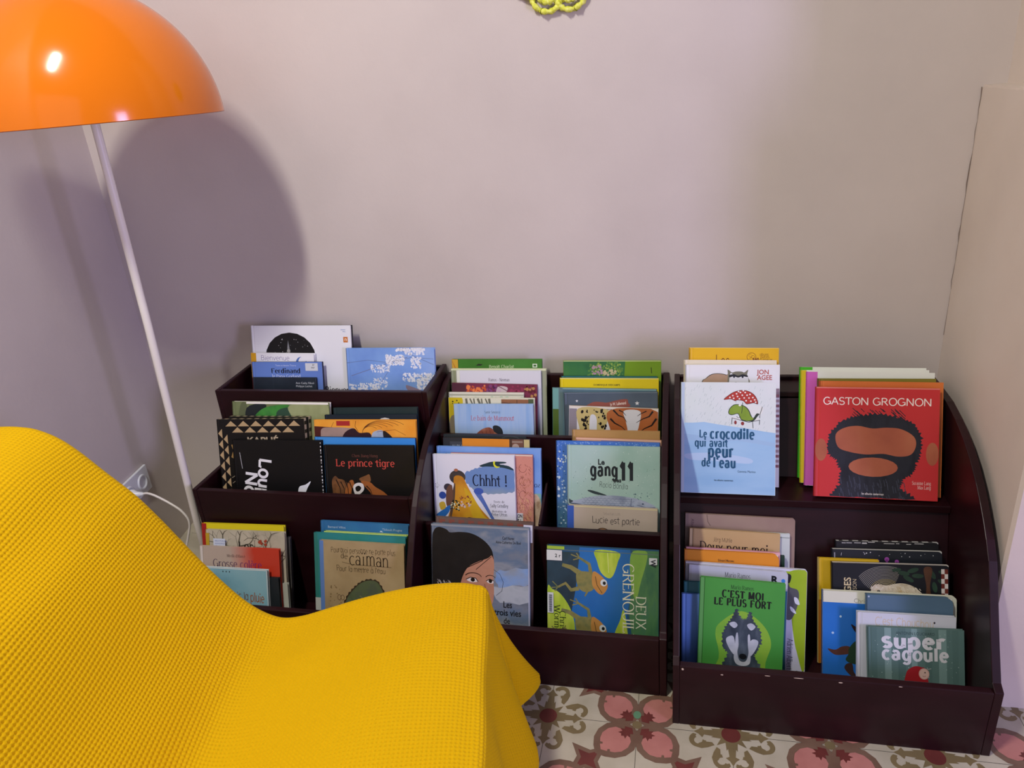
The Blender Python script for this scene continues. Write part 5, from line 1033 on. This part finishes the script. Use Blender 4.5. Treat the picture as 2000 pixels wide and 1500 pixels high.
def art(a):
    a.rect(0, 0, .045, 1.5, '#5a9a54'); a.rect(.045, 0, .052, 1.5, '#2c6428'); a.blob([(.25, .55), (.5, .38), (.75, .52), (.86, .75), (.8, 1.05), (.9, 1.4), (.1, 1.4), (.25, 1.0), (.2, .7)], wash(['#5aa238', '#86b43a', '#66a83a'], 9))
    a.text('Mario Ramos', .50, .115, .07, '#16281a', 'serif', 'c', wv=.09, wh=.04, width=.27); TX = '#101812'
    a.text("C'EST MOI", .515, .225, .125, TX, 'serif', 'c', wv=.25, wh=.08, width=.50); a.text('LE PLUS FORT', .515, .325, .125, TX, 'serif', 'c', wv=.25, wh=.08, width=.68)
    FU = wash(['#2a3440', '#3c4854', '#56626e'], 26, stretch=(2, 1, .7)); LT = wash(['#a8b0bc', '#c4cad2'], 40)
    a.fuzz([(.44, .355), (.49, .47), (.53, .49), (.57, .47), (.60, .375), (.645, .50), (.72, .60), (.74, .74), (.70, .86), (.66, .92), (.74, 1.05), (.88, 1.35), (.18, 1.35), (.30, 1.08), (.37, .92), (.30, .86), (.28, .70), (.33, .58), (.39, .48)], FU, .025, 6, 6)
    a.blob([(.36, .55), (.42, .52), (.46, .56), (.42, .60)], LT); a.blob([(.57, .55), (.62, .52), (.67, .56), (.62, .61)], LT); a.blob([(.33, .74), (.41, .70), (.44, .82), (.43, .93), (.36, .84)], LT); a.blob([(.60, .80), (.64, .72), (.71, .74), (.68, .85), (.62, .93)], LT)
    a.blob([(.445, .68), (.465, .66), (.48, .8), (.47, .9), (.50, 1.0), (.57, 1.0), (.60, .9), (.59, .8), (.585, .68), (.61, .68), (.625, .9), (.62, 1.02), (.56, 1.06), (.47, 1.05), (.43, .98), (.435, .85)], LT); a.ell(.535, .945, .045, .035, '#14161a'); a.blob([(.36, 1.2), (.45, 1.1), (.62, 1.1), (.70, 1.2), (.70, 1.4), (.36, 1.4)], LT)
book('wolf', 'green picture book with black capitals over a grey wolf shape, in the right rack tray', wash(['#3f8e3a', '#4a9a42'], 6), spine='#4f9a4c', art=art)
def edge_dash(m, w, h, th):
    k = mat('#121214')
    for i in range(10): m.box((w * (.04 + i * .097), .0035, h - .0001), (w * (.04 + i * .097) + .008, th - .0035, h + .0002), k)
book('N1', 'black picture book with dashed white page edges, rearmost of the right stack in the tray', '#101013', page='#cfd0cc', pages_art=edge_dash, flush=True, art=lambda a: a.dashes(12, .05, .005, .95, .02, .06, 0, .006, '#c6c6c4', 3), r=.006)
def art(a):
    a.dots(12, .1, .02, .95, .06, .005, '#b9bcc0', 3)
    for (u, v, q) in ((.42, .105, .017), (.505, .085, .022), (.595, .105, .019)): a.ell(u, v, q, q, '#9a4aa4', n=12); a.rect(u - .01, v, u + .01, v + .05, '#7a3a86')
    a.rect(.02, .03, .03, .12, '#8a8c94'); a.line([(.09, .03), (.085, .06)], .005, '#9a9ca4'); a.line([(.29, .02), (.31, .04)], .005, '#9a9ca4')
book('N2', 'black picture book with three small purple blooms in the tray', wash(['#15181f', '#1d222a'], 10), page='#c9cac4', flush=True, art=art, r=.008)
book('N3', 'yellow book standing behind the hedgehog one, only its left side showing', wash(['#c8a414', '#d4b01c'], 6), art=lambda a: a.rect(.0, .75, .998, 2.0, '#a8681c'), spine='#c0b070')
def checks(m, w, h, th):
    k = mat('#5c241c')
    for i in range(13):
        for q in range(2):
            if (i + q) % 2: m.box((w - .0001, .0026 + q * .005, h * (.03 + i * .075)), (w + .0002, .0026 + q * .005 + .005, h * (.03 + i * .075) + h * .07), k)
def art(a):
    a.text('GES', .165, .135, .085, '#c6b890', align='r', rot=-90, bold=.02); a.text('SON', .215, .15, .05, '#b0a480', align='r', rot=-90)
    for k in range(16):
        r_ = .07 + k * .0135; a.line(A(.47, .27, r_ * 1.05, r_ * .92, 185 + k * 2, 310 - k, 14), .0042, '#b3a878' if k < 6 else '#8c8a80')
    a.blob([(.33, .30), (.35, .215), (.40, .19), (.47, .20), (.55, .18), (.62, .175), (.70, .20), (.76, .26), (.77, .36), (.33, .36)], wash(['#b9ac90', '#d6cdb8', '#c4b08a'], 60)); a.dashes(90, .48, .20, .75, .30, .02, .02, .005, '#e0d8c4', 4); a.ell(.405, .255, .014, .012, '#1c1812', n=8); a.dots(30, .34, .2, .46, .3, .006, '#d8d2c4', 8)
    LF = wash(['#203428', '#2c4a38'], 20)
    for (u, v, q, r_) in ((.62, .08, .05, 10), (.70, .05, .05, -20), (.66, .13, .05, 30), (.74, .10, .05, 0), (.56, .05, .04, -10), (.86, .08, .05, 60), (.95, .06, .04, 10), (.88, .2, .05, 80), (.94, .15, .04, 30)): a.ell(u, v, q, q * .42, LF, rot=r_)
    a.blob([(.79, .03), (.86, .03), (.84, .2), (.86, .36), (.80, .36), (.81, .2)], wash(['#4a3020', '#5c3c2a'], 30))
    for i in range(9):
        for q in range(2): a.rect(.935 + q * .028, .03 + i * .045, .963 + q * .028, .075 + i * .045, '#6a2c22' if (i + q) % 2 else '#d6d2cc')
book('N4', 'dark picture book with a spiny cream hedgehog and red checked edge', '#12151b', page='#cfcac0', art=art, pages_art=checks, flush=True, r=.006)
def art(a):
    a.text('Christine Naumann', .24, .09, .052, '#8a8c7c', width=.36); BL = wash(['#1f66b8', '#2a74c8'], 5)
    a.rect(.0, .095, .93, 1.2, BL); a.ell(.14, .21, .009, .010, '#b4d2ea', n=8); a.ell(.08, .35, .010, .010, '#b4d2ea', n=8)
    a.blob([(.04, .485), (.10, .49), (.15, .46), (.205, .455), (.24, .49), (.215, .515), (.15, .53), (.09, .53)], '#57362c'); a.blob([(.205, .47), (.27, .40), (.40, .40), (.40, .60), (.24, .60), (.18, .57), (.2, .52)], '#27402c'); a.blob([(.19, .60), (.23, .60), (.24, .66), (.26, .70), (.22, .70), (.17, .64)], '#3c2a26'); a.blob([(.22, .27), (.26, .29), (.3, .30), (.3, .36), (.25, .33)], '#241a1c')
book('N5', 'cream-topped picture book with bright blue night scene and a fox-tailed figure', '#d6d8c4', art=art, r=.008, spine='#3a5a8c')
book('N6', 'plain grey-blue book with rounded corner rising behind the two front ones', wash(['#4a667c', '#536f84'], 6), art=lambda a: (a.text('Ninon', .20, .235, .05, '#2c4254', bold=.01), a.ell(.03, .025, .012, .012, '#a9b8c4', n=8)), r=.014)
def art(a):
    a.rect(0, 0, .03, 1.3, '#d0d2d8'); a.text("C'est Chouchou", .18, .135, .13, '#c9b48c', 'hand', wv=.05, wh=.05, jit=.04, width=.60); a.ell(.785, .075, .010, .012, '#2a2630', n=8)
book('N7', 'white picture book with thin golden handwriting just behind the frontmost one', wash(['#c4c9d4', '#ccd0d8'], 4), art=art)
def art(a):
    for k in range(7): a.rect(.04 + k * .14, .0, .10 + k * .14 + .01 * (k % 3), 1.2, wash(['#6f8f8a', '#86a29c'], 8, stretch=(1, 1, .2)) if k % 2 else '#54716c')
    a.dots(70, .03, .05, .97, .9, .005, '#a9bfb9', 3); a.text('ANTONIN LOUCHARD', .50, .075, .05, '#2c4444', align='c', width=.40)
    LET = '#d6d8da'
    a.text('super', .155, .225, .225, LET, 'serif', wv=.21, wh=.15, serif=.05, width=.68); a.text('cagoule', .155, .365, .20, LET, 'serif', wv=.19, wh=.14, serif=.045, width=.70)
    a.blob([(.39, .70), (.40, .52), (.44, .46), (.50, .43), (.56, .44), (.60, .47), (.62, .7)], '#a3242a'); a.ell(.585, .515, .055, .065, '#d0a49a'); a.ell(.585, .515, .045, .055, '#dcbcae'); a.line([(.62, .46), (.66, .45)], .004, '#d8d8d0'); a.ell(.595, .50, .007, .009, '#2c2020', n=8); a.line(A(.585, .535, .015, .012, 0, 180, 6), .004, '#7a3434')
book('N8', 'grey-green woodland picture book with chunky white title, frontmost at bottom right', wash(['#56746f', '#627f79'], 7), art=art)
